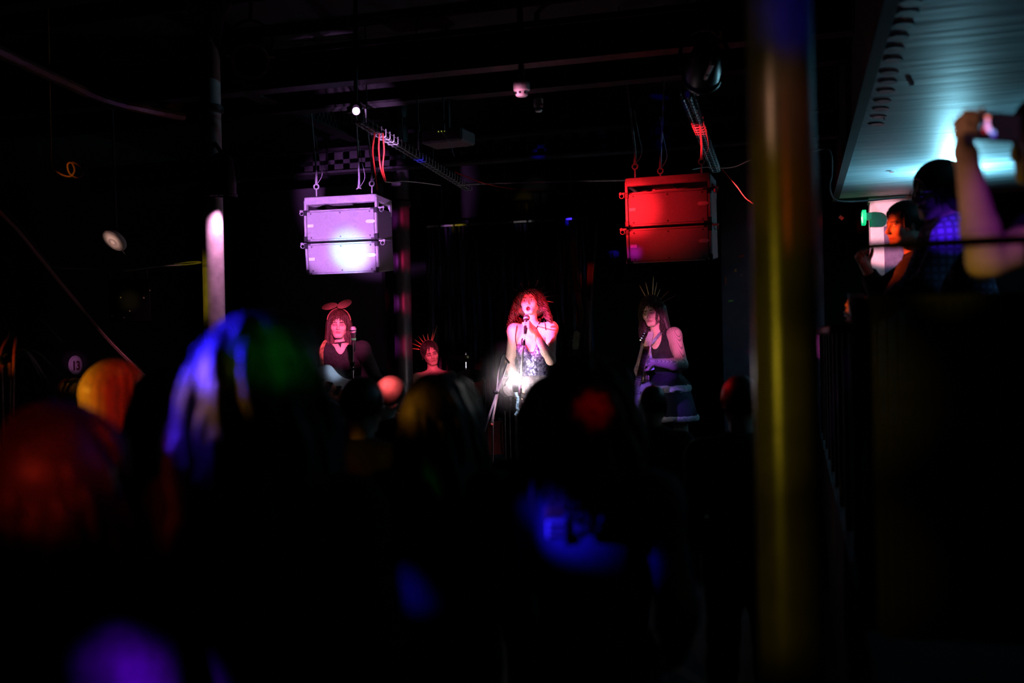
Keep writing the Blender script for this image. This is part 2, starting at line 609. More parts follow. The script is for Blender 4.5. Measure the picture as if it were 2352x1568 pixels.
def surface_nets(F, lo, vox):
    S = F < 0
    nx, ny, nz = F.shape
    cnt = np.zeros((nx - 1, ny - 1, nz - 1), np.int8)
    offs = [(i, j, k) for i in (0, 1) for j in (0, 1) for k in (0, 1)]
    for i, j, k in offs:
        cnt += S[i:nx - 1 + i, j:ny - 1 + j, k:nz - 1 + k]
    I, J, K = np.nonzero((cnt > 0) & (cnt < 8))
    vid = np.full(cnt.shape, -1, np.int32)
    vid[I, J, K] = np.arange(len(I))
    val = {o: F[I + o[0], J + o[1], K + o[2]] for o in offs}
    acc = np.zeros((len(I), 3))
    num = np.zeros(len(I))
    for a in offs:
        for axi in range(3):
            if a[axi] == 0:
                b = list(a)
                b[axi] = 1
                b = tuple(b)
                va, vb = val[a], val[b]
                m = (va < 0) != (vb < 0)
                t = np.where(m, va / np.where(m, va - vb, 1), 0)
                for c in range(3):
                    acc[:, c] += np.where(m, a[c] + (t if c == axi else 0), 0)
                num += m
    V = (np.stack([I, J, K], 1) + acc / num[:, None]) * vox + lo
    quads = []
    for axi in range(3):
        sa = [slice(None)] * 3
        sb = [slice(None)] * 3
        sa[axi] = slice(0, -1)
        sb[axi] = slice(1, None)
        A, B = S[tuple(sa)], S[tuple(sb)]
        idx = np.nonzero(A != B)
        flip = A[idx]
        o1, o2 = (axi + 1) % 3, (axi + 2) % 3
        ok = (idx[o1] > 0) & (idx[o2] > 0) & (idx[o1] < F.shape[o1] - 1) & (idx[o2] < F.shape[o2] - 1)
        idx = [q[ok] for q in idx]
        flip = flip[ok]
        c = []
        for d1, d2 in ((-1, -1), (0, -1), (0, 0), (-1, 0)):
            q = [x.copy() for x in idx]
            q[o1] = q[o1] + d1
            q[o2] = q[o2] + d2
            c.append(vid[q[0], q[1], q[2]])
        c = np.stack(c, 1)
        c[~flip] = c[~flip][:, ::-1]
        quads.append(c)
    Q = np.concatenate(quads)
    Q = Q[(Q >= 0).all(axis=1)]
    return V, Q


def sdf_obj(name, sdf, vox, m, parent, paint=None):
    V, Q = sdf.mesh(vox)
    org = ORG[parent.name]
    me = raw_mesh(name, V - org, Q)
    mats = m if isinstance(m, (list, tuple)) else [m]
    for mm in mats:
        me.materials.append(mm)
    if paint is not None:
        cen = V[Q].mean(axis=1)
        me.polygons.foreach_set('material_index', paint(cen).astype(np.int32))
    o = bpy.data.objects.new(name, me)
    COL.objects.link(o)
    o.parent = parent
    ORG[o.name] = org
    return o


def strands_obj(name, lines, rads, m, parent, sides=3):
    """lines: (n, steps, 3); tapering tubes joined into one mesh"""
    L = np.asarray(lines, float)
    n, st, _ = L.shape
    T = np.gradient(L, axis=1)
    T /= np.linalg.norm(T, axis=2, keepdims=True) + 1e-9
    ref = np.array([0.3, 0.2, 0.93])
    U = np.cross(T, ref)
    U /= np.linalg.norm(U, axis=2, keepdims=True) + 1e-9
    W = np.cross(T, U)
    r = np.asarray(rads, float)
    ang = 2 * np.pi * np.arange(sides) / sides
    V = (L[:, :, None, :] + r[None, :, None, None] * (np.cos(ang)[None, None, :, None] * U[:, :, None, :] + np.sin(ang)[None, None, :, None] * W[:, :, None, :]))
    V = V.reshape(-1, 3)
    i = np.arange(n)[:, None, None] * st * sides + np.arange(st - 1)[None, :, None] * sides
    k = np.arange(sides)[None, None, :]
    k2 = (k + 1) % sides
    Q = np.stack([i + k, i + k2, i + sides + k2, i + sides + k], axis=-1).reshape(-1, 4)
    org = ORG[parent.name]
    me = raw_mesh(name, V - org, Q)
    o = link(name, me, m, parent)
    ORG[o.name] = org
    return o

# ------------------------------------------------------------------ people
SKIN = mat('skin', (0.72, 0.47, 0.37), rough=0.5, var=0.06, scale=40, spec=0.4)
SKIN_B = mat('skin_tan', (0.55, 0.34, 0.25), rough=0.5, var=0.06, scale=40, spec=0.4)
LIP = mat('lips', (0.52, 0.22, 0.2), rough=0.35, var=0.1)
BROW = mat('eyebrow', (0.05, 0.025, 0.02), rough=0.8)
LID = mat('eye_makeup', (0.30, 0.17, 0.17), rough=0.6)
MOUTH = mat('mouth_inside', (0.06, 0.01, 0.012), rough=0.7)
EYEW = mat('eye_white', (0.8, 0.78, 0.75), rough=0.15, var=0.03)
IRIS = mat('iris', (0.06, 0.04, 0.03), rough=0.15)
BLACK = mat('black_cloth', (0.012, 0.012, 0.014), rough=0.9, var=0.4, scale=60, bump=0.2)
DARK = mat('dark_cloth', (0.03, 0.026, 0.03), rough=0.9, var=0.4, scale=50, bump=0.2)


def head_prims(S, H, R, s=1.0, off=0.0, mouth=0.0, ears=True):
    def q(x, y, z):
        return H + R @ (np.array([x, y, z]) * s)
    e = S.ell
    e(q(0, -0.012, 0.03), np.array([0.074, 0.094, 0.088]) * s + off, R, 0.03)
    e(q(0, 0.022, -0.035), np.array([0.061, 0.068, 0.072]) * s + off, R, 0.03 * s)
    S.cap(q(-0.014, 0.064, -0.096), q(0.014, 0.064, -0.096), 0.019 * s + off, None, 0.03 * s)
    for sx in (-1, 1):
        S.cap(q(sx * 0.05, 0.0, -0.055), q(sx * 0.022, 0.055, -0.092), 0.017 * s + off, 0.014 * s + off, 0.025 * s)
        e(q(sx * 0.041, 0.056, -0.026), 0.023 * s + off, R, 0.025 * s)
    if off > 0:
        return
    S.cap(q(-0.036, 0.072, 0.021), q(0.036, 0.072, 0.021), 0.011 * s, None, 0.018 * s)
    for sx in (-1, 1):
        e(q(sx * 0.031, 0.097, 0.001), np.array([0.019, 0.018, 0.013]) * s, R, 0.012 * s, True)
        e(q(sx * 0.031, 0.071, 0.0), np.array([0.0135, 0.0125, 0.0115]) * s, R, 0.004 * s)
        if ears:
            e(q(sx * 0.076, -0.008, -0.008), np.array([0.008, 0.019, 0.03]) * s, R, 0.01 * s)
    S.cap(q(0, 0.083, 0.012), q(0, 0.106, -0.03), 0.0065 * s, 0.0105 * s, 0.012 * s)
    for sx in (-1, 1):
        e(q(sx * 0.0105, 0.096, -0.035), 0.0075 * s, R, 0.008 * s)
    S.cap(q(-0.019, 0.083, -0.0585), q(0, 0.091, -0.0565), 0.005 * s, 0.0065 * s, 0.008 * s)
    S.cap(q(0.019, 0.083, -0.0585), q(0, 0.091, -0.0565), 0.005 * s, 0.0065 * s, 0.008 * s)
    zl = -0.068 - mouth * 0.5
    S.cap(q(-0.016, 0.082, zl), q(0.016, 0.082, zl), 0.0065 * s, None, 0.01 * s)
    if mouth > 0:
        e(q(0, 0.092, -0.063 - mouth * 0.3), np.array([0.02, 0.03, mouth * 0.5]) * s, R, 0.004, True)
    else:
        S.cap(q(-0.022, 0.098, -0.0625), q(0.022, 0.098, -0.0625), 0.0035 * s, None, 0.004 * s, True)


def face_paint(H, R, s, mouth=0.0, lids=False):
    """material index per face: 0 skin, 1 lips, 2 eyebrow, 3 eye make-up, 4 mouth inside, 5 iris"""
    def f(c):
        p = ((c - H) @ R) / s
        x, y, z = np.abs(p[:, 0]), p[:, 1], p[:, 2]
        out = np.zeros(len(c), int)
        fr = y > 0.045
        out[(y > 0.072) & (x < 0.025 - 0.7 * np.abs(z + 0.0635 + mouth * 0.3)) & (z < -0.0525) & (z > -0.0745 - mouth * 0.75)] = 1
        if mouth > 0:
            out[(x < 0.019) & (z < -0.058) & (z > -0.064 - mouth * 0.75) & (y < 0.078) & (y > 0.02)] = 4
        out[fr & (x > 0.012) & (x < 0.047) & (np.abs(z - (0.021 + 0.12 * (0.03 - np.abs(x - 0.034)))) < 0.0045)] = 2
        ev = ((x - 0.031) / 0.019) ** 2 + ((z - 0.001) / 0.0125) ** 2
        out[fr & (ev < 1.0)] = 3
        if not lids:
            ev = ((x - 0.031) / 0.0135) ** 2 + ((z - 0.0) / 0.0065) ** 2
            out[fr & (ev < 1.0)] = 6
            ev = ((x - 0.031) / 0.006) ** 2 + ((z - 0.001) / 0.0065) ** 2
            out[fr & (ev < 1.0)] = 5
        return out
    return f


def hand_prims(S, W, d, n, side, curl=40, s=1.0, off=0.0, thumb_curl=30, spread=0.0):
    """W wrist, d pointing along the hand, n out of the palm, side=+1/-1 where the thumb is"""
    d, n = nrm(d), np.asarray(n, float)
    n = nrm(n - d * (n @ d))
    a = np.cross(d, n) * side                     # towards the thumb
    S.cap(W, W + d * 0.02 * s, 0.026 * s + off, 0.026 * s + off, 0.02)
    for t, l in ((-0.026, 0.082), (-0.008, 0.088), (0.01, 0.088), (0.027, 0.084)):
        S.cap(W + d * 0.012 * s + a * t * 0.6 * s, W + d * l * s + a * t * s, 0.0145 * s + off, 0.0125 * s + off, 0.012)
    for t, l, base in ((-0.029, 0.058, 0.078), (-0.0095, 0.07, 0.086), (0.0105, 0.074, 0.086), (0.03, 0.068, 0.082)):
        p = W + d * base * s + a * t * s
        ang = 0.0
        for j, fr in enumerate((0.45, 0.3, 0.25)):
            ang += math.radians(curl * (0.8, 1.1, 0.9)[j])
            v = d * math.cos(ang) + n * math.sin(ang) + a * spread * t * 10
            p2 = p + nrm(v) * l * fr * s
            S.cap(p, p2, (0.0095 - 0.0008 * j) * s + off, (0.0088 - 0.0008 * j) * s + off, 0.005)
            p = p2
    p = W + d * 0.02 * s + a * 0.026 * s + n * 0.008 * s
    v1 = nrm(d * 0.65 + a * 0.75 + n * 0.35)
    p2 = p + v1 * 0.042 * s
    S.cap(p, p2, 0.014 * s + off, 0.0115 * s + off, 0.012)
    c = math.radians(thumb_curl)
    v2 = nrm(d * 0.9 + a * (0.55 - math.sin(c)) + n * (0.35 + math.sin(c)))
    p3 = p2 + v2 * 0.032 * s
    S.cap(p2, p3, 0.011 * s + off, 0.0095 * s + off, 0.006)
    S.cap(p3, p3 + nrm(v2 - a * 0.3) * 0.022 * s, 0.0095 * s + off, 0.0078 * s + off, 0.005)


def torso_prims(S, J, s, off=0.0, bust=0.0, k=0.06):
    N, Pv = J['N'], J['P']
    up = nrm(N - Pv)
    R = basis(np.cross(up, nrm(J['S'][0] - J['S'][1])), up)
    r_, f_ = R[:, 0], R[:, 1]
    e = S.ell
    e(N - up * 0.17 * s - f_ * 0.005 * s, np.array([0.152, 0.1, 0.19]) * s + off, R, k)
    e(Pv + (N - Pv) * 0.36, np.array([0.122, 0.09, 0.16]) * s + off, R, k)
    e(Pv, np.array([0.158, 0.112, 0.13]) * s + off, R, k)
    for i in (0, 1):
        S.cap(N - up * 0.01 * s, J['S'][i], 0.05 * s + off, 0.05 * s + off, 0.05)
        if bust > 0:
            e(N - up * 0.205 * s + r_ * (0.068 if i == 0 else -0.068) * s + f_ * 0.075 * s, 0.066 * bust * s + off, R, 0.03)
        S.ell(J['S'][i] - up * 0.02, 0.058 * s + off, R, 0.04)
    return R


def arm_prims(S, J, i, s, off=0.0, fat=1.0, fore=True):
    S.cap(J['S'][i], J['E'][i], 0.052 * s * fat + off, 0.041 * s * fat + off, 0.03)
    if fore:
        m = J['E'][i] + (J['W'][i] - J['E'][i]) * 0.3
        S.cap(J['E'][i], m, 0.041 * s * fat + off, 0.042 * s * fat + off, 0.02)
        S.cap(m, J['W'][i], 0.042 * s * fat + off, 0.027 * s + off, 0.02)


def leg_prims(S, J, i, s, off=0.0, foot=True):
    S.cap(J['H'][i], J['K'][i], 0.088 * s + off, 0.056 * s + off, 0.04)
    m = J['K'][i] + (J['A'][i] - J['K'][i]) * 0.3
    S.cap(J['K'][i], m, 0.056 * s + off, 0.056 * s + off, 0.03)
    S.cap(m, J['A'][i], 0.056 * s + off, 0.037 * s + off, 0.03)
    if foot:
        f = J['F']
        S.cap(J['A'][i] - np.array([0, 0, 0.03]) - f * 0.03, J['A'][i] + f * 0.13 * s - np.array([0, 0, 0.042]), 0.034 * s, 0.026 * s, 0.03)


def neck_prims(S, J, R, s, off=0.0):
    S.cap(J['N'] - np.array([0, 0, 0.03]), J['head'] + R @ (np.array([0, -0.025, -0.05]) * s), 0.056 * s + off, 0.05 * s + off, 0.03)


def finish_joints(J, s, floor, fwd):
    """fill in hips, knees and ankles under the pelvis where the picture does not show them"""
    up = np.array([0, 0, 1.0])
    f = nrm(np.array([fwd[0], fwd[1], 0]))
    r = np.cross(f, up)
    J['F'] = f
    J.setdefault('H', [J['P'] + r * 0.085 * s, J['P'] - r * 0.085 * s])
    g0 = [np.array([h[0], h[1], floor + 0.075]) + r * (0.03 if i == 0 else -0.03) for i, h in enumerate(J['H'])]
    J.setdefault('A', g0)
    J.setdefault('K', [(h + a) / 2 + f * 0.03 + np.array([0, 0, 0.02]) for h, a in zip(J['H'], J['A'])])
    return J


def hair_lines(H, R, s, n, length, curl=0.0, freq=20.0, spread=0.4, bangs=0.06, stiff=0.5, part=0.0, rad=(0.083, 0.103, 0.098), seed=1, steps=12, z0=-0.02, down=None, puff=0.0):
    rng = np.random.default_rng(seed)
    dn = R.T @ (np.array([0, 0, -1.0]) if down is None else down)
    rad = np.array(rad)
    cen = np.array([0, -0.012, 0.03])
    out = []
    while len(out) < n:
        v = rng.normal(size=3)
        v /= np.linalg.norm(v)
        if v[2] < z0 / 0.1 or (v[1] > 0.62 and v[2] < 0.45):
            continue
        p = cen + v * rad * rng.uniform(0.97, 1.05)
        front = v[1] > 0.35
        L = (bangs if front and bangs > 0 else length) * rng.uniform(0.75, 1.1)
        h = L / (steps - 1)
        side = np.array([np.sign(v[0] - part) * 0.6 if front else v[0], v[1] * 0.6, 0.0])
        dirv = side + dn * 0.35
        dirv = dirv - v * (dirv @ v)
        dirv = dirv / (np.linalg.norm(dirv) + 1e-9) + v * spread
        dirv /= np.linalg.norm(dirv)
        ph = rng.uniform(0, 6.28)
        fr = freq * rng.uniform(0.7, 1.3)
        pts = []
        for k in range(steps):
            c = curl * min(1, k / 3)
            pts.append(p + c * np.array([math.cos(ph + fr * k * h), math.sin(ph + fr * k * h), 0.3 * math.sin(ph + 1.7 * fr * k * h)]))
            dirv = dirv + dn * (1 - stiff) * 1.1
            dirv /= np.linalg.norm(dirv)
            p = p + dirv * h + np.array([v[0], v[1] * (0.4 if v[1] > 0 else 1), 0]) * puff * h
            qv = (p - cen) / (rad * (1.03 + 0.12 * spread * min(1, k / 4)))
            l = np.linalg.norm(qv)
            if l < 1 and (p - cen) @ dn < 0.05:
                p = cen + (p - cen) / max(l, 0.3)
            elif l < 1:
                p[:2] = cen[:2] + (p[:2] - cen[:2]) / max(l, 0.5)
        q_ = np.array(pts)
        if ((q_[:, 1] > 0.05) & (np.abs(q_[:, 0]) < 0.052) & (q_[:, 2] < 0.022)).any():
            continue
        out.append(pts)
    L = np.array(out) * s
    return H + L @ R.T


def hair_mass(H, R, s, drop=0.0, width=0.09, fringe=0.045, back=-0.03, vol=0.0, k=0.03):
    S = Sdf()
    def q(x, y, z):
        return H + R @ (np.array([x, y, z]) * s)
    S.ell(q(0, -0.018, 0.036), np.array([0.083 + vol, 0.1 + vol, 0.096 + vol]) * s, R, k)
    if drop > 0:
        for sx in (-1, 1):
            S.cap(q(sx * (0.066 + vol * 0.7), -0.03, 0.0), q(sx * width, -0.025, -drop), 0.034 * s + vol * 0.4, 0.026 * s + vol * 0.2, k)
        S.cap(q(0, back - 0.045, 0.0), q(0, back - 0.05, -drop), 0.07 * s + vol * 0.5, 0.062 * s + vol * 0.3, 0.05)
        for sx in (-1, 1):
            S.cap(q(sx * 0.045, back - 0.03, 0.0), q(sx * width * 0.6, back - 0.04, -drop * 1.02), 0.055 * s, 0.042 * s + vol * 0.2, 0.05)
    S.ell(q(0, 0.085, -0.06), np.array([0.062, 0.075, fringe + 0.075]) * s, R, 0.015, True)
    return S


def shoes(t, J, s, floor):
    for i in (0, 1):
        f = J['F']
        a = np.array([J['A'][i][0], J['A'][i][1], floor + 0.045])
        S = Sdf()
        S.cap(a - f * 0.04 * s, a + f * 0.14 * s - UPZ * 0.008, 0.043, 0.036, 0.03)
        S.cap(a, a + UPZ * 0.06, 0.046, 0.046, 0.03)
        S.half(np.array([0, 0, floor + 0.002]), -UPZ)
        sdf_obj('shoe', S, 0.012, BLACK, t)


UPZ = np.array([0, 0, 1.0])


def crowd(name, label, px, pytop, d, faced, hair, shirt, trousers, skin=SKIN, hair_m=None, vox=0.011, style='short', hs=1.0,
          tilt=(0, 0), floor=0.0, lean=0.0, strands=0, length=0.25, curl=0.0, group='audience on the floor', vol=0.0, wide=1.0, arms=None, drop=None, freq=14.0, flare=0.0, clumps=0):
    top = P(px, pytop, d)
    zt = top[2] - floor
    hv = 0.025 + vol
    s = (zt - hv) / 1.72
    fw = nrm([math.sin(math.radians(faced)) * -1, math.cos(math.radians(faced)), 0])   # 0: towards the stage
    r = np.cross(fw, [0, 0, 1.0])
    up = np.array([0, 0, 1.0])
    c = np.array([top[0], top[1], floor])
    hf = nrm(fw * math.cos(math.radians(tilt[0])) + up * math.sin(math.radians(tilt[0])))
    R = basis(hf, nrm(up + r * math.sin(math.radians(tilt[1]))))
    H = np.array([top[0], top[1], top[2] - hv - 0.118 * s])
    J = {'head': H, 'N': H - up * 0.19 * s - fw * 0.02, 'P': c + up * 0.93 * s - fw * (0.03 + lean * 0.3)}
    w_ = 0.178 * s * wide
    J['S'] = [J['N'] + r * w_ - up * 0.045 * s, J['N'] - r * w_ - up * 0.045 * s]
    J['E'] = [q + r * sx * 0.06 * s - up * 0.28 * s - fw * 0.02 for q, sx in zip(J['S'], (1, -1))]
    J['W'] = [q + r * sx * -0.03 * s - up * 0.17 * s + fw * 0.16 * s for q, sx in zip(J['E'], (1, -1))]
    if arms:
        J.update(arms)
    finish_joints(J, s, floor, fw)
    t = thing(name, label, 'person', c, group)
    S = Sdf()
    torso_prims(S, J, s * 0.97)
    neck_prims(S, J, R, s)
    head_prims(S, H, R, s * hs)
    for i in (0, 1):
        arm_prims(S, J, i, s)
        leg_prims(S, J, i, s)
        dv = J['W'][i] - J['E'][i]
        hand_prims(S, J['W'][i], dv, np.cross(dv, fw) * (1 if i else -1) + fw * 0.2, 1 if i == 0 else -1, 25, s)
    sdf_obj('body', S, vox, [skin, LIP, BROW, LID, MOUTH, IRIS, EYEW], t, face_paint(H, R, s * hs))
    S = Sdf()
    torso_prims(S, J, s, 0.02)
    S.ell(J['P'] - up * 0.09 * s, np.array([0.17, 0.128, 0.15]) * s + 0.022, basis(fw, up), 0.05)
    S.half(J['P'] - up * 0.15 * s, -up)
    for i in (0, 1):
        arm_prims(S, J, i, s, 0.014)
        S.half(J['W'][i], J['W'][i] - J['E'][i]) if False else None
    sdf_obj('jacket', S, vox, shirt, t)
    S = Sdf()
    S.ell(J['P'] - up * 0.02, np.array([0.165, 0.12, 0.12]) * s, basis(fw, up), 0.04)
    for i in (0, 1):
        leg_prims(S, J, i, s, 0.015, False)
    sdf_obj('trousers', S, vox * 1.2, trousers, t)
    shoes(t, J, s, floor)
    dr = drop if drop is not None else (length - 0.1 if style == 'long' else 0.0)
    hm = hair_mass(H, R, s * hs, max(dr, 0.0), 0.085 + vol + flare, 0.045, -0.03, vol + 0.004)
    ho = sdf_obj('hair', hm, vox * 0.8, hair, t)
    if strands:
        ln = hair_lines(H, R, s * hs, strands, length if style == 'long' else 0.07, curl, freq, 0.1 + vol, 0.09, 0.35, seed=int(px), rad=(0.083 + vol, 0.103 + vol, 0.1 + vol))
        strands_obj('hair_strands', ln, np.linspace(0.0045, 0.0018, 12), hair_m or hair, ho)
    if clumps:
        ln = hair_lines(H, R, s * hs, clumps, length * 1.02, 0.012, 22, 0.12 + vol, 0.1, 0.4, seed=int(px) + 1, rad=(0.083 + vol, 0.103 + vol, 0.1 + vol), puff=0.12)
        strands_obj('hair_locks', ln, np.array([0.008, 0.012, 0.014, 0.014, 0.014, 0.013, 0.012, 0.011, 0.009, 0.007, 0.005, 0.002]), hair, ho, 6)
    return t, J, R, s

# ------------------------------------------------------------------ the room
M_WALL = mat('black_wall', (0.02, 0.017, 0.02), rough=0.75, var=0.3, scale=4, bump=0.15)
M_FLOOR = mat('dark_floor', (0.016, 0.014, 0.013), spec=0.2, rough=0.8, var=0.4, scale=3, bump=0.1)
M_CEIL = mat('black_ceiling', (0.015, 0.014, 0.016), rough=0.8, var=0.4, scale=3, bump=0.3)
M_STEEL = mat('painted_steel', (0.03, 0.026, 0.03), rough=0.45, var=0.25, scale=15, bump=0.1)
M_PILLAR = mat('gloss_pillar_paint', (0.06, 0.055, 0.06), rough=0.3, var=0.2, scale=9, bump=0.12, spec=0.5)
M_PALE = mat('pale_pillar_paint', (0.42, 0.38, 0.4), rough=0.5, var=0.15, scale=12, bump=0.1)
M_GALV = mat('galvanised_wire', (0.65, 0.65, 0.67), rough=0.45, metal=0.4, var=0.1)
M_CABLE = mat('black_cable', (0.03, 0.03, 0.03), rough=0.5)
M_RED_CABLE = mat('red_cable', (0.6, 0.03, 0.02), rough=0.4)
M_WHITE = mat('white_plastic', (0.8, 0.78, 0.76), rough=0.4, var=0.04)
M_BLACKP = mat('black_plastic', (0.02, 0.02, 0.022), rough=0.4, var=0.2)
M_CHROME = mat('chrome', (0.8, 0.8, 0.82), rough=0.15, metal=1.0, var=0.05)


def struct(name, c, size, m, label=None, cat=None):
    o = MB().box(c, size).build(name, m, smooth=False)
    o['kind'] = 'structure'
    if label:
        tag(o, label, cat)
    return o


struct('floor', (-1, 5, -0.05), (14.5, 17, 0.1), M_FLOOR, 'dark worn dance floor under the crowd', 'floor')
struct('ceiling', (-1, 5, 4.15), (14.5, 17, 0.1), M_CEIL, 'black ceiling above the steel beams', 'ceiling')
struct('wall_back', (-1, 12.65, 2.0), (14.5, 0.1, 4.2), M_WALL, 'black wall behind the stage', 'wall')
struct('wall_left', (-7.55, 5, 2.0), (0.1, 17, 4.2), M_WALL, 'black left wall carrying the round 13 sign', 'wall')
struct('wall_right', (5.65, 5, 2.0), (0.1, 17, 4.2), M_WALL, 'black wall at the back of the raised gallery', 'wall')
struct('wall_front', (-1, -3.05, 2.0), (14.5, 0.1, 4.2), M_WALL, 'black wall behind the viewer', 'wall')

# stage
STAGE_Z = 0.42
o = struct('stage_floor', (-3.3, 9.6, STAGE_Z / 2), (6.4, 4.9, STAGE_Z), M_FLOOR, 'low black stage the band stands on', 'stage')
# side panel behind the bass player
M_PANEL = mat('plum_panel', (0.10, 0.07, 0.10), rough=0.7, var=0.15, scale=5, bump=0.1)
a, b = PY(545, 400, 10.9), PY(872, 400, 10.9)
o = struct('wall_stage', ((a[0] + b[0]) / 2, 10.95, 1.8), (b[0] - a[0], 0.1, 3.6), M_PANEL, 'plum painted panel behind the bass player', 'wall')
a, b = PY(1655, 500, 11.5), PY(1760, 500, 11.5)
o = struct('wall_stage_side', ((a[0] + b[0]) / 2 + 0.3, 11.5, 1.9), (b[0] - a[0] + 0.6, 0.1, 3.8), M_PANEL, 'dark stickered wall piece right of the stage', 'wall')

# steel beams across the room
def beam(label, y, z, x0, x1, h=0.26, wd=0.13, holes=0):
    t = thing('ceiling_beam', label, 'beam', ((x0 + x1) / 2, y, z), 'steel beams under the ceiling')
    L = x1 - x0
    cx = (x0 + x1) / 2
    MB().box((cx, y, z + 0.01), (L, wd, 0.02)).build('bottom_flange', M_STEEL, t, False)
    MB().box((cx, y, z + h), (L, wd, 0.02)).build('top_flange', M_STEEL, t, False)
    if holes:
        m = MB()
        n = holes
        for i in range(n + 1):
            xx = x0 + L * i / n
            m.box((xx, y, z + h / 2), (L / n * 0.42, 0.014, h - 0.03))
        m.box((cx, y, z + 0.055), (L, 0.014, 0.07)).box((cx, y, z + h - 0.055), (L, 0.014, 0.07))
        m.build('pierced_web', M_STEEL, t, False)
    else:
        MB().box((cx, y, z + h / 2), (L, 0.014, h - 0.03)).build('web', M_STEEL, t, False)
    return t


beam('steel beam nearest the crowd, high above the front rows', 4.6, 3.62, -7.4, 0.35)
beam('steel beam holding the hanging wires of both speaker stacks', 6.3, 3.5, -7.4, 0.35)
beam('steel beam just behind the smoke detector', 6.95, 3.5, -7.4, 0.35)
beam('pierced steel beam with a row of holes over the stage', 8.5, 3.3, -6.8, 0.35, 0.22, 0.13, 46)

def beam_long(label, x, z, y0, y1, h=0.22, wd=0.12, n=26):
    t = thing('ceiling_beam', label, 'beam', (x, (y0 + y1) / 2, z), 'steel beams under the ceiling')
    L, cy = y1 - y0, (y0 + y1) / 2
    MB().box((x, cy, z + 0.01), (wd, L, 0.02)).build('bottom_flange', M_STEEL, t, False)
    MB().box((x, cy, z + h), (wd, L, 0.02)).build('top_flange', M_STEEL, t, False)
    m = MB()
    for i in range(n + 1):
        m.box((x, y0 + L * i / n, z + h / 2), (0.014, L / n * 0.45, h - 0.03))
    m.box((x, cy, z + 0.05), (0.014, L, 0.06)).box((x, cy, z + h - 0.05), (0.014, L, 0.06))
    m.build('pierced_web', M_STEEL, t, False)


beam_long('pierced steel beam running to the back over the left speaker stack', PZ(760, 285, 3.62)[0], 3.56, 6.5, 8.4)

# ---------------- pillars
def pillar(label, px, d, r, m, rings, z1=4.1):
    c = P(px, 700, d)
    t = thing('pillar', label, 'pillar', (c[0], c[1], 0), 'round pillars')
    MB().cyl((c[0], c[1], 0.0), (c[0], c[1], z1), r, n=40).build('shaft', m, t)
    MB().lathe((c[0], c[1], 0), [(r * 1.9, 0), (r * 1.9, 0.04), (r * 1.25, 0.1), (r * 1.05, 0.16)], n=32).build('base', m, t)
    MB().lathe((c[0], c[1], z1), [(r * 1.02, -0.3), (r * 1.3, -0.2), (r * 1.5, -0.12), (r * 2.2, -0.02), (r * 2.2, 0)], n=32).build('capital', m, t)
    for z in rings:
        MB().lathe((c[0], c[1], z), [(r, -0.03), (r + 0.018, -0.02), (r + 0.018, 0.02), (r, 0.03)], n=32).build('collar', M_STEEL, t)
    return t, c


PIL_R, C_PR = pillar('big glossy pillar close to the viewer with a yellow light streak', 1803, 2.32, 0.075, M_PILLAR, [])
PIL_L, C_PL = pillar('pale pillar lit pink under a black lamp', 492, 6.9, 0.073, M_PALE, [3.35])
PIL_M, C_PM = pillar('slim plum-lit pillar between bass player and drummer', 925, 9.3, 0.082, mat('stage_pillar_paint', (0.05, 0.042, 0.048), rough=0.4, var=0.2), [3.0])


# ---------------- lamps
def par_can(name, label, c, aim, r=0.09, L=0.2, m=None, lens=None, up_to=None, cat='lamp', glow=0.0):
    m = m or M_BLACKP
    c = np.asarray(c, float)
    ax = nrm(np.asarray(aim, float) - c)
    t = thing(name, label, cat, c, None)
    MB().lathe(c, [(r * 0.55, -L), (r * 0.8, -L * 0.85), (r, -L * 0.3), (r, 0), (r * 1.12, 0.0), (r * 1.12, 0.015), (r * 0.95, 0.015), (r * 0.9, -0.02)], ax, 24).build('housing', m, t)
    MB().lathe(c, [(r * 0.88, -0.02), (r * 0.5, -0.012), (0.001, -0.008)], ax, 24).build('lens', lens or mat('dark_lens', (0.05, 0.05, 0.06), rough=0.1), t)
    s_ = nrm(np.cross(ax, [0, 0, 1.0]))
    u = np.array([0, 0, 1.0])
    mid = c - ax * L * 0.4
    yoke = [mid + s_ * r * 1.15, mid + s_ * r * 1.25 + u * r * 1.0, mid + s_ * r * 0.5 + u * r * 1.9, mid - s_ * r * 0.5 + u * r * 1.9, mid - s_ * r * 1.25 + u * r * 1.0, mid - s_ * r * 1.15]
    MB().tube(spline(yoke, 5), 0.011, 8).build('yoke', m, t)
    if up_to is not None:
        MB().cyl(mid + u * r * 1.9, up_to, 0.014, n=10).build('mounting_arm', m, t)
    for q in (-1, 1):
        MB().cyl(mid + s_ * q * r * 1.05, mid + s_ * q * r * 1.4, 0.018, n=10).build('tilt_knob', m, t)
    return t


pl = np.array([C_PL[0], C_PL[1]])
c = P(513, 446, 6.78)
par_can('stage_lamp', 'black stage lamp clamped on the pale pillar, shining down it', c, c + np.array([-0.05, 0.03, -1]), 0.085, 0.26, up_to=np.array([pl[0], pl[1], c[2] + 0.42]))
c = P(575, 140, 6.4)
par_can('stage_lamp', 'brownish stage lamp up by the beam left of the speakers', c, P(560, 330, 5.6), 0.11, 0.24, mat('bronze_paint', (0.16, 0.06, 0.04), rough=0.5), up_to=np.array([c[0], c[1] + 0.05, 4.1]))
c = P(818, 255, 6.6)
lens_p = mat('violet_lens_glow', (0.9, 0.6, 1.0), rough=0.2, emis=(0.85, 0.42, 1.0), emis_s=9.0)
par_can('stage_lamp', 'small glowing violet lamp above the left speaker stack', c, P(900, 700, 2.0), 0.026, 0.09, lens=lens_p, up_to=np.array([c[0], c[1] + 0.03, 4.1]))
c = P(803, 252, 6.6)
MB().box(c, (0.035, 0.02, 0.045), bev=0.004).build('tag_plate', M_WHITE).location.z += 0
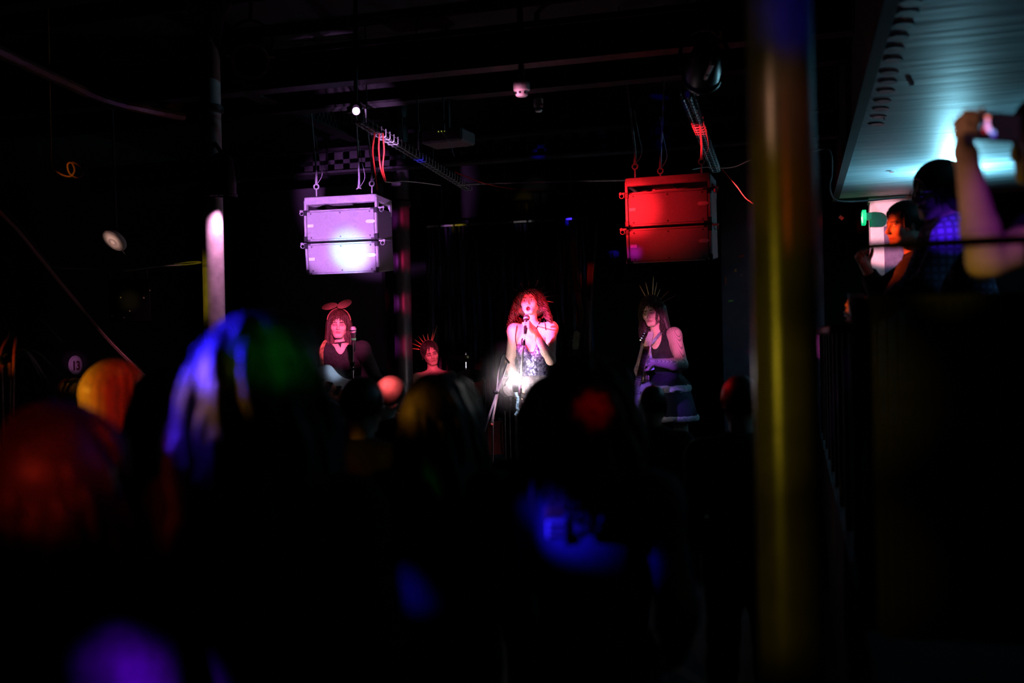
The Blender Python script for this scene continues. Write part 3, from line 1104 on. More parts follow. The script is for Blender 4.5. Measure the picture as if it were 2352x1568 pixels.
tag(bpy.data.objects['tag_plate'], 'small square white plate beside the glowing violet lamp', 'plate')
c = P(1612, 175, 5.6)
lamp_tagged = par_can('stage_lamp', 'dark stage lamp with a yellow tag above the red speaker stack', c, P(1500, 700, 9), 0.1, 0.26, up_to=np.array([c[0], c[1], 4.1]))
c = P(1578, 217, 5.45)
MB().box(c, (0.028, 0.008, 0.034), bev=0.003).build('paper_tag', mat('yellow_tag', (0.75, 0.55, 0.2), rough=0.6), lamp_tagged)
c = P(1656, 80, 5.2)
t = thing('hanging_tag', 'tiny yellow strip hanging high up left of the near pillar', 'tag', c)
MB().box(c, (0.016, 0.008, 0.035), bev=0.002).build('paper', MATS['yellow_tag'], t)
MB().cyl(c, (c[0], c[1], 4.1), 0.0015, n=5).build('string', M_CABLE, t)
# conduit; white lengths with gaps stand in for a broken streak of light
a, b = P(1602, 216, 6.0), P(1637, 146, 5.05)
t = thing('ceiling_conduit', 'thin conduit beside the dark lamp, white lengths standing in for light on it', 'pipe', a)
for f0, f1 in ((0.0, 0.36), (0.46, 0.55), (0.57, 0.68), (0.74, 0.9), (0.92, 1.0)):
    MB().cyl(a + (b - a) * f0, a + (b - a) * f1, 0.011, n=10).build('light_dash', M_WHITE, t)
MB().cyl(a + np.array([0, 0, 0.018]), b + np.array([0, 0, 0.018]), 0.008, n=8).build('carrier_rail', M_BLACKP, t)
for f0 in (0.1, 0.9):
    q = a + (b - a) * f0
    MB().cyl(q + np.array([0, 0, 0.018]), np.array([q[0], q[1], 4.1]), 0.006, n=8).build('hanger', M_BLACKP, t)

# ---------------- loudspeaker stacks
M_CAB = mat('speaker_cabinet', (0.11, 0.1, 0.11), rough=0.5, var=0.15, scale=60, bump=0.15)
M_GRILLE = mat('speaker_grille', (0.36, 0.35, 0.37), rough=0.45, var=0.25, scale=420, bump=0.3, metal=0.0)
M_BADGE = mat('speaker_badge', (0.95, 0.93, 0.93), rough=0.3, var=0.03)
M_RIG = mat('rigging_steel', (0.42, 0.4, 0.42), rough=0.4, var=0.1)


def speaker_stack(label, pxc, pytop, y0, turn, hangs, wires_to=4.1):
    W, Hc, D = 0.615, 0.25, 0.36
    fw = np.array([math.sin(math.radians(turn)), -math.cos(math.radians(turn)), 0])
    R = basis(fw, (0, 0, 1.0))
    top = PY(pxc, pytop, y0)
    t = thing('speaker_stack', label, 'loudspeaker', top - np.array([0, 0, 0.66]), 'hanging speaker stacks')
    def q(x, y, z):
        return top + R @ np.array([x, y, z])
    # rigging frame
    f = MB()
    f.box(q(0, 0, -0.03), (W * 0.99, 0.05, 0.06), R, 0.006)
    f.box(q(0, -D + 0.03, -0.03), (W * 0.99, 0.05, 0.06), R, 0.006)
    for sx in (-1, 1):
        f.box(q(sx * (W / 2 - 0.02), -D / 2 + 0.015, -0.03), (0.04, D, 0.055), R, 0.006)
        f.box(q(sx * (W / 2 - 0.01), 0.0, -0.085), (0.02, 0.05, 0.12), R, 0.004)
        f.box(q(sx * (W / 2 - 0.01), -D + 0.04, -0.085), (0.02, 0.05, 0.12), R, 0.004)
    f.box(q(0.06, -D / 2, -0.045), (0.16, D, 0.012), R)
    f.build('rigging_frame', M_RIG, t, False)
    z = -0.105
    y = 0.02
    for i, tilt in enumerate((1.0, 6.0)):
        Rc = R @ rot('X', -tilt)
        cen = q(0, y, z) + Rc @ np.array([0, -D / 2, -Hc / 2])
        def e(x, yy, zz):
            return cen + Rc @ np.array([x, yy, zz])
        cab = MB().box(cen, (W, D, Hc), Rc, 0.008).build('cabinet', M_CAB, t)
        MB().box(e(0, D / 2 + 0.003, 0), (W - 0.05, 0.012, Hc - 0.03), Rc, 0.003).build('grille', M_GRILLE, cab)
        g = MB()
        for sx in (-1, 1):
            g.box(e(sx * (W / 2 - 0.011), D / 2 + 0.004, 0), (0.018, 0.016, Hc - 0.07), Rc, 0.003)
        g.box(e(0, D / 2 + 0.004, Hc / 2 - 0.008), (W - 0.1, 0.016, 0.012), Rc, 0.003)
        g.box(e(0, D / 2 + 0.004, -Hc / 2 + 0.008), (W - 0.1, 0.016, 0.012), Rc, 0.003)
        g.build('front_trim', M_RIG, cab, False)
        MB().box(e(W / 2 - 0.055, D / 2 + 0.011, 0.0), (0.05, 0.006, 0.024), Rc, 0.002).build('badge', M_BADGE, cab)
        ov = [(0.027 * math.cos(a) - (0.012 if math.cos(a) < 0 else -0.012), 0.014 * math.sin(a)) for a in np.linspace(0, 2 * math.pi, 21)[:-1]]
        MB().prism(ov, e(-W / 2 + 0.055, D / 2 + 0.011, 0.015), Rc, 0.006).build('badge', M_BADGE, cab)
        for sx in (-1, 0, 1):
            for sz in (-1, 1):
                MB().lathe(e(sx * (W / 2 - 0.06), D / 2 + 0.008, sz * (Hc / 2 - 0.03)), [(0.007, 0), (0.007, 0.003), (0.003, 0.005)], Rc[:, 1], 10).build('screw', M_CAB, cab)
        for sx in (-1, 1):
            for sz in (-1, 1):
                MB().box(e(sx * (W / 2 - 0.012), D / 2 + 0.004, sz * (Hc / 2 - 0.022)), (0.032, 0.022, 0.044), Rc, 0.005).build('corner_bracket', M_BLACKP, cab)
        for sx in (-1, 1):
            pz = Hc / 2 - 0.0
            k = e(sx * (W / 2 + 0.02), D / 2 - 0.03, pz)
            m = MB().cyl(e(sx * (W / 2), D / 2 - 0.03, pz), e(sx * (W / 2 + 0.035), D / 2 - 0.03, pz), 0.007, n=10)
            m.sphere(e(sx * (W / 2 + 0.04), D / 2 - 0.03, pz), 0.012, 10)
            m.build('locking_pin', M_RIG, cab)
            ring = [e(sx * (W / 2 + 0.03) + 0.016 * math.cos(a), D / 2 - 0.02, pz - 0.02 + 0.016 * math.sin(a)) for a in np.linspace(0, 2 * math.pi, 13)]
            MB().tube(ring, 0.003, 6).build('pin_ring', M_RIG, cab)
        z -= Hc * math.cos(math.radians(tilt)) + 0.014
        y -= Hc * math.sin(math.radians(tilt))
    for (x, yy, dx) in hangs:
        a = q(x, yy, 0.0)
        ring = [a + R @ np.array([0.02 * math.cos(v), 0, 0.09 + 0.02 * math.sin(v)]) for v in np.linspace(0, 2 * math.pi, 15)]
        MB().cyl(a, a + np.array([0, 0, 0.07]), 0.006, n=8).tube(ring, 0.006, 6).build('eye_bolt', M_RIG, t)
        b = np.array([a[0] + dx, a[1] - 0.1, wires_to])
        MB().tube([a + np.array([0, 0, 0.105]), a + np.array([0.004, 0, 0.2]), b], [0.011, 0.008, 0.006], 8).build('hanging_wire', M_RIG, t)
        lp = [a + np.array([0, 0, 0.1]), a + np.array([0.05, 0.01, 0.19]), a + np.array([0.03, 0, 0.33]), a + np.array([0.005, 0, 0.5])]
        MB().tube(spline(lp, 5), 0.003, 5).build('safety_wire', M_RIG, t)
    return t


speaker_stack('left hanging speaker stack glowing violet and white', 783, 450, 7.25, 4.0, [(0.22, -0.03, -0.02), (-0.25, -0.03, -0.05), (-0.04, -0.3, 0.02)])
speaker_stack('right hanging speaker stack lit deep red', 1533, 404, 7.2, -2.0, [(0.24, -0.03, -0.08), (0.1, -0.3, 0.1), (-0.24, -0.03, -0.05)])


# ---------------- wire cable trays
def wire_tray(label, a, b, n, wd=0.08, h=0.055):
    t = thing('wire_cable_tray', label, 'cable tray', a, 'wire cable trays')
    a, b = np.asarray(a, float), np.asarray(b, float)
    dv = nrm(b - a)
    s_ = nrm(np.cross(dv, [0, 0, 1.0]))
    u = np.array([0, 0, 1.0])
    me = None
    for i in range(n):
        c = a + (b - a) * i / (n - 1)
        if me is None:
            pts = [-s_ * wd / 2 + u * h, -s_ * wd / 2 + u * 0.006, -s_ * (wd / 2 - 0.006), s_ * (wd / 2 - 0.006), s_ * wd / 2 + u * 0.006, s_ * wd / 2 + u * h]
            me = MB().tube(np.array(pts), 0.0034, 6).mesh('rung', (0, 0, 0))
        link('rung', me, M_GALV, t, c - ORG[t.name])
    for sx, hz in ((-1, 0.04), (1, 0.04), (0.5, 0.0), (-0.5, 0.0)):
        off = s_ * sx * wd / 2 + u * hz
        MB().cyl(a + off, b + off, 0.0026, n=6).build('long_wire', M_GALV if abs(sx) < 1 else M_CABLE, t)
    for f in (0.06, 0.32, 0.6, 0.9):
        q = a + (b - a) * f
        MB().cyl(q, np.array([q[0], q[1], 3.95]), 0.005, n=8).build('drop_rod', M_STEEL, t)
    m = MB()
    for k in range(3):
        o_ = s_ * (k - 1) * 0.02 + u * 0.012
        m.tube([a + o_, (a + b) / 2 + o_ + s_ * 0.006, b + o_], 0.007, 6)
    m.build('laid_cable', M_CABLE, t)
    return t


wire_tray('wire cable tray running over the left speaker stack to the back', PZ(822, 283, 3.2), PZ(1075, 437, 3.2), 34)
wire_tray('wire cable tray lit red behind the right speaker stack', PZ(1578, 228, 3.2), PZ(1643, 395, 3.2), 34)


# ---------------- cables
def cable(name, label, pts, r, m, cat='cable', n=8):
    o = MB().tube(spline(pts, n), r, 7).build(name, m)
    return tag(o, label, cat)


for k, (x0, x1) in enumerate(((858, 866), (868, 884), (876, 886))):
    cable('hanging_cable', ('straight red cable dropping beside the left speaker wire', 'bowed red cable, middle of the three by the left tray', 'bowed red cable, rightmost of the three by the left tray')[k],
          [P(x0 + 3, 305, 7.1), P(x0 - 2 + k * 4, 345, 7.15), P((x0 + x1) / 2 - 2, 385, 7.2), P(x1, 414 + (22 if k == 0 else 2), 7.3)], 0.006, M_RED_CABLE)
cable('slung_cable', 'thin pale cable slung from the red cables to the middle pillar', [P(884, 417, 7.3), P(905, 419, 7.6), P(925, 416, 8), P(970, 420, 8.3), P(1012, 426, 8.6)], 0.004, M_WHITE)
cable('slung_cable', 'long straight pale pipe line reaching the right speaker stack', [P(1050, 424, 9.4), P(1240, 418, 9.0), P(1434, 414, 8.6)], 0.008, M_GALV, 'pipe')
cable('slung_cable', 'red cable trailing from the end of the left tray', [P(1045, 395, 9.2), P(1110, 420, 9.2), P(1180, 434, 9.2), P(1250, 437, 9.2)], 0.006, M_RED_CABLE)
cable('slung_cable', 'pale wavy cable from the right stack to the near pillar', [P(1590, 389, 8.4), P(1620, 384, 8.4), P(1660, 386, 8.3), P(1690, 382, 8.2), P(1722, 368, 8.1), P(1775, 350, 8.1), P(1785, 200, 8.1), P(1790, 60, 8.1)], 0.0045, M_WHITE)
cable('slung_cable', 'thin red cord slanting down right of the red speakers', [P(1655, 385, 8.4), P(1690, 425, 8.4), P(1722, 462, 8.4), P(1775, 470, 8.4), P(1785, 200, 8.4), P(1790, 60, 8.4)], 0.004, M_RED_CABLE)
cable('slung_cable', 'short cable hooking down beside the gallery soffit', [P(1797, -22, 7.0), P(1812, 300, 7.0), P(1835, 350, 7.0), P(1868, 348, 7.0), P(1890, 342, 7.0), P(1906, 347, 7.0), P(1911, 370, 7.0), P(1910, 405, 7.0), P(1906, 425, 7.0), P(1912, 450, 7.0), P(1930, 462, 7.0), P(1990, 461, 7.2), P(2080, 452, 7.2)], 0.006, M_WHITE)
cable('slung_cable', 'dark red rope slanting down across the left wall', [P(-40, 455, 5.2), P(30, 520, 5.4), P(100, 605, 5.8), P(170, 690, 6.3), P(250, 785, 6.8), P(345, 878, 7.2)], 0.016, mat('maroon_rope', (0.22, 0.07, 0.06), rough=0.6, scale=120, bump=0.4), 'rope')
cable('slung_cable', 'thin wire curving above the maroon rope', [P(-30, 455, 5.4), P(40, 510, 5.6), P(100, 590, 6.0), P(128, 614, 6.5), P(200, 617, 6.8), P(290, 622, 7.0)], 0.004, M_CABLE)
cable('slung_cable', 'pale looped wire tied to the pale pillar', [P(285, 622, 7.0), P(350, 613, 7.0), P(420, 608, 6.95), P(462, 603, 6.9), P(445, 601, 6.92), P(400, 606, 7.0)], 0.005, M_WHITE)
cable('slung_cable', 'heavy dark pipe sloping down at the top left', [P(-30, 105, 4.6), P(60, 148, 5.2), P(150, 190, 5.9), P(260, 235, 6.6), P(420, 268, 7.4)], 0.03, mat('brown_pipe', (0.16, 0.06, 0.045), rough=0.4), 'pipe')
cable('coiled_cable', 'loops of orange cable hanging on the left', [P(118, 378, 6) * np.array([1, 1, 0]) + np.array([0, 0, 4.1]), P(117, 330, 6), P(118, 378, 6), P(135, 397, 6), P(160, 405, 6), P(171, 392, 6), P(165, 374, 6), P(155, 378, 6.02), P(160, 398, 6.02), P(178, 408, 6), P(191, 398, 6), P(184, 382, 6), P(168, 372, 6)], 0.0045, mat('orange_cable', (0.7, 0.28, 0.05), rough=0.5))
cable('hanging_cable', 'bent pale cable dangling under the projector', [P(1010, 300, 7.55), P(1022, 312, 7.4), P(1035, 335, 7.4), P(1044, 360, 7.4)], 0.003, M_WHITE)

# ---------------- projector
c = P(1030, 318, 7.6)
Rp = basis((0.1, 1, 0), (0, 0, 1.0))
t = thing('projector', 'dark ceiling projector hanging over the stage', 'projector', c)
MB().box(c, (0.34, 0.26, 0.1), Rp, 0.015).build('case', mat('projector_case', (0.12, 0.1, 0.11), rough=0.4), t)
MB().lathe(c + Rp @ np.array([0.08, 0.13, 0.0]), [(0.045, 0), (0.045, 0.03), (0.035, 0.04), (0.03, 0.02)], Rp[:, 1], 20).build('lens', M_BLACKP, t)
MB().cyl(c + np.array([0, 0, 0.05]), np.array([c[0], c[1], 4.1]), 0.018, n=12).build('pole', M_STEEL, t)
MB().box(c + np.array([0, 0, 0.06]), (0.16, 0.14, 0.012), Rp).build('bracket', M_STEEL, t, False)
for k in range(3):
    MB().sphere(c + Rp @ np.array([-0.02 + 0.025 * k, -0.131, 0.03]), 0.005, 8).build('status_light', mat('amber_led', (0.5, 0.6, 0.1), emis=(0.6, 0.7, 0.1), emis_s=0.35), t)
for px in (961, 1019):
    a = P(px, 300, 7.3)
    tag(MB().cyl(P(px, 345 if px == 961 else 275, 7.3), np.array([a[0], a[1], 4.05]), 0.006, n=8).cyl(a, a + np.array([0, 0, 0.05]), 0.012, n=8).build('drop_rod', M_STEEL),
        'thin threaded rod left of the projector' if px == 961 else 'short threaded rod above the projector', 'rod')

# ---------------- smoke detectors
def detector(label, px, py, d, r):
    c = P(px, py, d)
    t = thing('smoke_detector', label, 'smoke detector', c, 'smoke detectors')
    MB().lathe(c, [(r * 0.55, -0.045), (r * 0.7, -0.04), (r * 0.78, -0.012), (r * 0.98, -0.005), (r, 0.03), (r * 0.95, 0.05)], n=28).build('dome', M_WHITE, t)
    for k in range(8):
        a = 2 * math.pi * k / 8
        MB().box(c + np.array([math.cos(a) * r * 0.74, math.sin(a) * r * 0.74, -0.026]), (0.012, 0.012, 0.012), rot('Z', math.degrees(a))).build('vent', M_BLACKP, t, False)
    MB().cyl(c + np.array([0, 0, 0.05]), np.array([c[0], c[1], 4.1]), 0.02, n=10).build('stem', M_STEEL, t)
    return t


detector('white smoke detector lit pink in the middle of the ceiling', 1198, 206, 6.5, 0.055)
detector('small flat red-lit detector right of the white one', 1237, 243, 7.3, 0.036)

# ---------------- left side: disc, hanging panel, sign, plant
c = P(262, 553, 7.6)
n_ = nrm(-CF * 0.62 - (CR * 0.42 + CU * 0.91) * 0.78)
t = thing('ceiling_disc', 'white round disc tilted in the dark on the left', 'disc', c)
MB().lathe(c, [(0.085, -0.03), (0.098, -0.015), (0.1, 0.0), (0.09, 0.012), (0.001, 0.018)], n_, 32).build('shell', M_WHITE, t)
MB().lathe(c, [(0.036, 0.0165), (0.036, 0.02), (0.028, 0.021), (0.028, 0.017)], n_, 24).build('ring', mat('grey_plastic', (0.5, 0.48, 0.48), rough=0.4), t)
MB().cyl(c - n_ * 0.03, np.array([c[0], c[1], 4.1]), 0.012, n=8).build('stem', M_BLACKP, t)
MB().tube(spline([c + CR * 0.06 - CU * 0.07, P(292, 590, 7.4), P(306, 609, 7.2)], 5), 0.003, 6).build('lead', M_WHITE, t)

t = thing('glint_picture', 'dark hanging picture with gold beads standing in for glints under the left wire', 'picture', P(298, 740, 7.0))
Rb = basis(-CF, (0, 0, 1.0))
MB().box(P(298, 690, 7.0), (0.29, 0.02, 0.3), Rb, 0.006).build('board', mat('matt_black_board', (0.004, 0.004, 0.004), rough=0.9, spec=0.1), t)
for px in (252, 338):
    MB().tube([P(px, 645, 7.0), P(px, 619, 6.98)], 0.003, 6).build('hook', M_STEEL, t)
for px, py, r in ((344, 667, 3), (330, 684, 4), (277, 683, 3), (298, 714, 2.5), (257, 726, 2.5), (285, 729, 2), (254, 674, 2)):  # gold beads stand in for glints of light on the board
    MB().sphere(P(px, py, 6.985), r / 650.0, 8).build('round_bit', mat('glint_bead', (0.8, 0.65, 0.3), rough=0.4), t)

# round 13 sign on the left wall
c = PX(172, 838, -7.49)
t = thing('round_sign', 'round white wall sign with a dark number 13', 'sign', c)
MB().lathe(c, [(0.1, 0), (0.1, 0.012), (0.096, 0.015), (0.001, 0.015)], (1, 0, 0), 40).build('plate', mat('sign_white', (0.75, 0.7, 0.72), rough=0.4, var=0.05), t)
def text_obj(txt, size, loc, rotm, m, parent, name, spacing=1.0):
    cu = bpy.data.curves.new(name, 'FONT')
    cu.body = txt
    cu.size = size
    cu.align_x = 'CENTER'
    cu.align_y = 'CENTER'
    cu.extrude = 0.001
    cu.offset = size * 0.045
    tmp = bpy.data.objects.new('tmp', cu)
    COL.objects.link(tmp)
    bpy.context.view_layer.update()
    dg = bpy.context.evaluated_depsgraph_get()
    me = bpy.data.meshes.new_from_object(tmp.evaluated_get(dg))
    bpy.data.objects.remove(tmp)
    me.transform(Matrix(rotm).to_4x4())
    o = link(name, me, None, parent, np.asarray(loc) - ORG[parent.name])
    me.materials.clear()
    me.materials.append(m)
    return o
Rs = np.stack([np.array([0, 1.0, 0]), np.array([0, 0, 1.0]), np.array([1.0, 0, 0])], axis=1)
M_SIGN = mat('sign_print', (0.12, 0.02, 0.04), rough=0.5)
text_obj('13', 0.13, c + np.array([0.017, 0, -0.012]), Rs, M_SIGN, t, 'number')
# ring line round the sign
MB().tube([c + np.array([0.0155, 0.088 * math.cos(v), 0.088 * math.sin(v)]) for v in np.linspace(0, 2 * math.pi, 41)], 0.0016, 5).build('ring_line', M_SIGN, t)

# potted palm, far left
M_LEAF = mat('palm_leaf', (0.06, 0.12, 0.03), rough=0.5, var=0.3)
M_CANE = mat('cane', (0.45, 0.2, 0.1), rough=0.5)
base = P(10, 1000, 5.2)
base[2] = 0
t = thing('potted_palm', 'dim potted palm with reddish canes at the left edge', 'plant', base)
MB().lathe(base, [(0.13, 0), (0.17, 0.3), (0.18, 0.32), (0.16, 0.32), (0.15, 0.28)], n=24).build('pot', mat('clay_pot', (0.12, 0.05, 0.035), rough=0.7), t)
tops = []
for px0, py0, px1, py1 in ((-6, 890, 20, 762), (30, 885, 36, 772), (4, 880, 8, 842), (22, 885, 20, 845)):
    q0, q1 = P(px0, py0, 5.2), P(px1, py1, 5.2)
    foot = base + (q0 - base) * np.array([0.15, 0.15, 0]) + np.array([0, 0, 0.25])
    MB().tube(spline([foot, q0, q1], 6), 0.007, 7).build('cane', M_CANE, t)
    tops.append(q1)
for k in range(22):
    q = tops[k % 4]
    a = random.uniform(0, 6.28)
    out = np.array([math.cos(a), math.sin(a), 0])
    L = random.uniform(0.16, 0.3)
    pts = spline([q, q + out * L * 0.45 + np.array([0, 0, 0.09]), q + out * L + np.array([0, 0, random.uniform(-0.1, 0.06)])], 5)
    side = np.cross(out, [0, 0, 1.0])
    V, F = [], []
    for i, p_ in enumerate(pts):
        wd = 0.016 * math.sin(math.pi * min(0.98, (i + 0.5) / len(pts)))
        V += [p_ - side * wd, p_ + np.array([0, 0, 0.003]), p_ + side * wd]
        if i:
            j = 3 * i
            F += [[j - 3, j - 2, j + 1, j], [j - 2, j - 1, j + 2, j + 1]]
    m = MB()
    m._add(V, F)
    m.build('leaf', M_LEAF, t)

# ---------------- tinsel backdrop behind the drummer
YB = 10.75
a, b = PY(978, 521, YB), PY(1352, 500, YB)
zr = (a[2] + b[2]) / 2
t = thing('tinsel_curtain', 'black tinsel curtain hanging behind the singer', 'curtain', ((a[0] + b[0]) / 2, YB, STAGE_Z))
nseg = 11
cuts = np.linspace(a[0], b[0], nseg + 1)
for i in range(nseg):
    MB().cyl((cuts[i] + 0.012, YB, zr), (cuts[i + 1] - 0.012, YB, zr), 0.013, n=10).build('rail_section', mat('satin_rail', (0.7, 0.68, 0.68), rough=0.4, metal=0.2), t)
    MB().cyl((cuts[i] - 0.012, YB, zr), (cuts[i] + 0.014, YB, zr), 0.017, n=10).build('rail_joint', M_BLACKP, t)
for x in (a[0] + 0.2, (a[0] + b[0]) / 2, b[0] - 0.2):
    MB().cyl((x, YB, zr), (x, YB, 4.1), 0.006, n=8).build('rail_hanger', M_BLACKP, t)
M_TIN = [mat('tinsel_black', (0.015, 0.015, 0.018), rough=0.55, metal=0.2, var=0.4, scale=25), mat('tinsel_violet', (0.06, 0.03, 0.08), rough=0.55, metal=0.2, var=0.4, scale=25), mat('tinsel_blue', (0.025, 0.03, 0.1), rough=0.55, metal=0.2, var=0.4, scale=25)]
strip = []
for v in range(9):
    V, F = [], []
    n = 12
    L = zr - 0.05 - STAGE_Z - random.uniform(0.02, 0.3)
    ph, am = random.uniform(0, 6), random.uniform(0.01, 0.03)
    for i in range(n):
        z = -L * i / (n - 1)
        x = am * math.sin(ph + 5 * i / n)
        tw = 1.2 * math.sin(ph * 2 + i * 0.7)
        wd = 0.016
        V += [(x - wd * math.cos(tw), -wd * math.sin(tw), z), (x + wd * math.cos(tw), wd * math.sin(tw), z)]
        if i:
            F.append([2 * i - 2, 2 * i - 1, 2 * i + 1, 2 * i])
    me = raw_mesh('foil_strip', V, F)
    me.materials.append(M_TIN[v % 3])
    strip.append(me)
org = ORG[t.name]
for i in range(90):
    x = a[0] + (b[0] - a[0]) * (i + random.uniform(0.2, 0.8)) / 90
    link('foil_strip', strip[i % 9], None, t, np.array([x, YB + random.uniform(-0.06, 0.06), zr - 0.02]) - org)
# heavy drapes tied back at the right of the backdrop
M_DRAPE = mat('maroon_drape', (0.22, 0.06, 0.05), rough=0.85, var=0.3, scale=40, bump=0.3)
def drape(label, pts, w0):
    ps = spline(pts, 8)
    V, F = [], []
    n = len(ps)
    m_ = 13
    for i, p_ in enumerate(ps):
        f = i / (n - 1)
        wd = w0 * (0.35 + 0.65 * abs(2 * f - 0.9))
        for k in range(m_):
            u = k / (m_ - 1) - 0.5
            V.append(p_ + np.array([u * wd, 0.03 * math.sin(k * 2.1 + i * 0.1), 0]))
        if i:
            for k in range(m_ - 1):
                j = i * m_ + k
                F.append([j - m_, j - m_ + 1, j + 1, j])
    m = MB()
    m._add(V, F)
    o = m.build('stage_drape', M_DRAPE)
    md = o.modifiers.new('thick', 'SOLIDIFY')
    md.thickness = 0.012
    return tag(o, label, 'curtain', 'stage drapes')
yd = 10.4
drape('long red-lit drape hanging straight right of the singer', [PY(1362, 505, yd), PY(1356, 620, yd), PY(1352, 700, yd), PY(1350, 780, yd), PY(1350, 900, yd), PY(1352, 1050, yd)], 0.1)
drape('dark drape sweeping in towards the tied red drape', [PY(1316, 505, yd), PY(1318, 600, yd), PY(1328, 680, yd), PY(1336, 725, yd), PY(1326, 800, yd), PY(1322, 900, yd), PY(1320, 1050, yd)], 0.1)
# bits stuck on the side wall right of the stage
for k, (px, py, w_, h_, col) in enumerate(((1703, 588, 0.075, 0.03, (0.7, 0.08, 0.05)), (1689, 621, 0.03, 0.04, (0.8, 0.35, 0.08)), (1667, 645, 0.018, 0.11, (0.7, 0.15, 0.05)), (1678, 691, 0.06, 0.025, (0.35, 0.6, 0.1)), (1702, 632, 0.02, 0.025, (0.7, 0.2, 0.1)))):
    c = PY(px, py, 11.44)
    o = MB().prism([(-w_ / 2, -h_ / 2), (w_ / 2, -h_ * 0.2), (w_ * 0.4, h_ / 2), (-w_ * 0.3, h_ * 0.4)], c, np.eye(3), 0.006).build('wall_sticker', mat('sticker_%d' % k, col, rough=0.5))
    tag(o, ('slanted red scrap stuck high on the wall right of the stage', 'small orange pennant-shaped scrap on the wall right of the stage', 'narrow upright red strip on the wall right of the stage', 'small green scrap lowest on the wall right of the stage', 'tiny orange scrap right of the pennant-shaped one')[k], 'sticker', 'scraps on the side wall')

# ---------------- raised gallery on the right
GZ, GX0, GY0 = 0.85, 0.17, 2.55
struct('floor_gallery', ((GX0 + 5.6) / 2, (GY0 + 9.9) / 2, GZ / 2), (5.6 - GX0, 9.9 - GY0, GZ), mat('gallery_floor_paint', (0.012, 0.01, 0.01), rough=0.85, var=0.4, scale=4, spec=0.2), 'raised dark gallery floor on the right', 'platform')
SOF_Z, SOF_X = 3.06, 0.42
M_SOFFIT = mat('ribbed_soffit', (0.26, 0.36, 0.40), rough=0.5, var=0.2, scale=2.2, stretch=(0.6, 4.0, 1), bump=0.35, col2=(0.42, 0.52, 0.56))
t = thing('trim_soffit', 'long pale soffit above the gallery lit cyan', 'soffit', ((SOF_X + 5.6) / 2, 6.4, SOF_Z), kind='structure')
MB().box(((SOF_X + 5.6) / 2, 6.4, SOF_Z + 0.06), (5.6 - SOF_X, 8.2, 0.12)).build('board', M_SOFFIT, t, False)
MB().box((SOF_X - 0.03, 6.4, SOF_Z + 0.52), (0.06, 8.2, 1.1)).build('fascia', M_WALL, t, False)
MB().box(((SOF_X + 5.6) / 2, 10.52, SOF_Z + 0.05), (5.6 - SOF_X, 0.05, 0.16), bev=0.01).build('end_lip', M_STEEL, t)
me = None
for px, py in ((2092, 6), (2085, 30), (2076, 58), (2064, 86), (2055, 112), (2052, 138), (2043, 167), (2040, 188), (2036, 209), (2028, 232), (2024, 250), (2019, 268), (2014, 285)):  # row of flat black ovals against the soffit underside
    c = PZ(px, py, SOF_Z)
    if me is None:
        ov = [(0.046 * math.cos(v), 0.05 * math.sin(v)) for v in np.linspace(0, 2 * math.pi, 21)[:-1]]
        me = MB().prism(ov, (0, 0, 0), np.stack([[1, 0, 0], [0, 0, 1], [0.25, 1, 0]], 1).astype(float), 0.006).mesh('dark_oval', (0, 0, 0))
    link('dark_oval', me, M_BLACKP, t, np.array([c[0], c[1], SOF_Z - 0.001]) - ORG[t.name])
# soffit odds and ends
for px, py, r in ((2093, 190, 0.014), (2031, 271, 0.006), (2048, 392, 0.02)):
    c = PZ(px, py, SOF_Z)
    MB().lathe((c[0], c[1], SOF_Z), [(r, -0.012), (r, 0.0)], n=14).build('round_bit', M_CHROME, t)

# white column with exit sign
a, b = PY(1999, 500, 10.5), PY(2092, 500, 10.5)
t = thing('white_column', 'square white column at the far end of the gallery', 'column', ((a[0] + b[0]) / 2, 10.6, 0))
MB().box(((a[0] + b[0]) / 2, 10.62, SOF_Z / 2), (b[0] - a[0], 0.24, SOF_Z), bev=0.01).build('shaft', mat('white_paint', (0.75, 0.7, 0.7), rough=0.6, var=0.06, scale=10, bump=0.1), t)
MB().box(((a[0] + b[0]) / 2, 10.62, SOF_Z - 0.03), (b[0] - a[0] + 0.03, 0.28, 0.05), bev=0.008).build('capital', MATS['white_paint'], t)
q0, q1 = PY(2030, 520, 10.49), PY(2085, 650, 10.49)
MB().box((q0 + q1) / 2, (q1[0] - q0[0], 0.012, q0[2] - q1[2]), bev=0.002).build('notice_board', mat('plum_notice', (0.18, 0.11, 0.2), rough=0.5), t)
c = PY(1984, 500, 10.35)
t = thing('exit_sign', 'glowing green exit sign seen almost edge-on beside the white column', 'sign', c)
Rg = basis((-1.0, 0.0, 0), (0, 0, 1.0))
ov = [(0.16 * (abs(math.cos(v)) ** 0.6) * np.sign(math.cos(v)), 0.072 * (abs(math.sin(v)) ** 0.8) * np.sign(math.sin(v))) for v in np.linspace(0, 2 * math.pi, 29)[:-1]]
MB().prism(ov, c, Rg, 0.03).build('lit_panel', mat('green_glow', (0.02, 0.5, 0.2), rough=0.3, emis=(0.0, 0.85, 0.28), emis_s=0.6), t)
MB().box(c + np.array([0.05, 0.0, 0.01]), (0.06, 0.07, 0.07), bev=0.006).build('bracket', MATS['white_paint'], t)
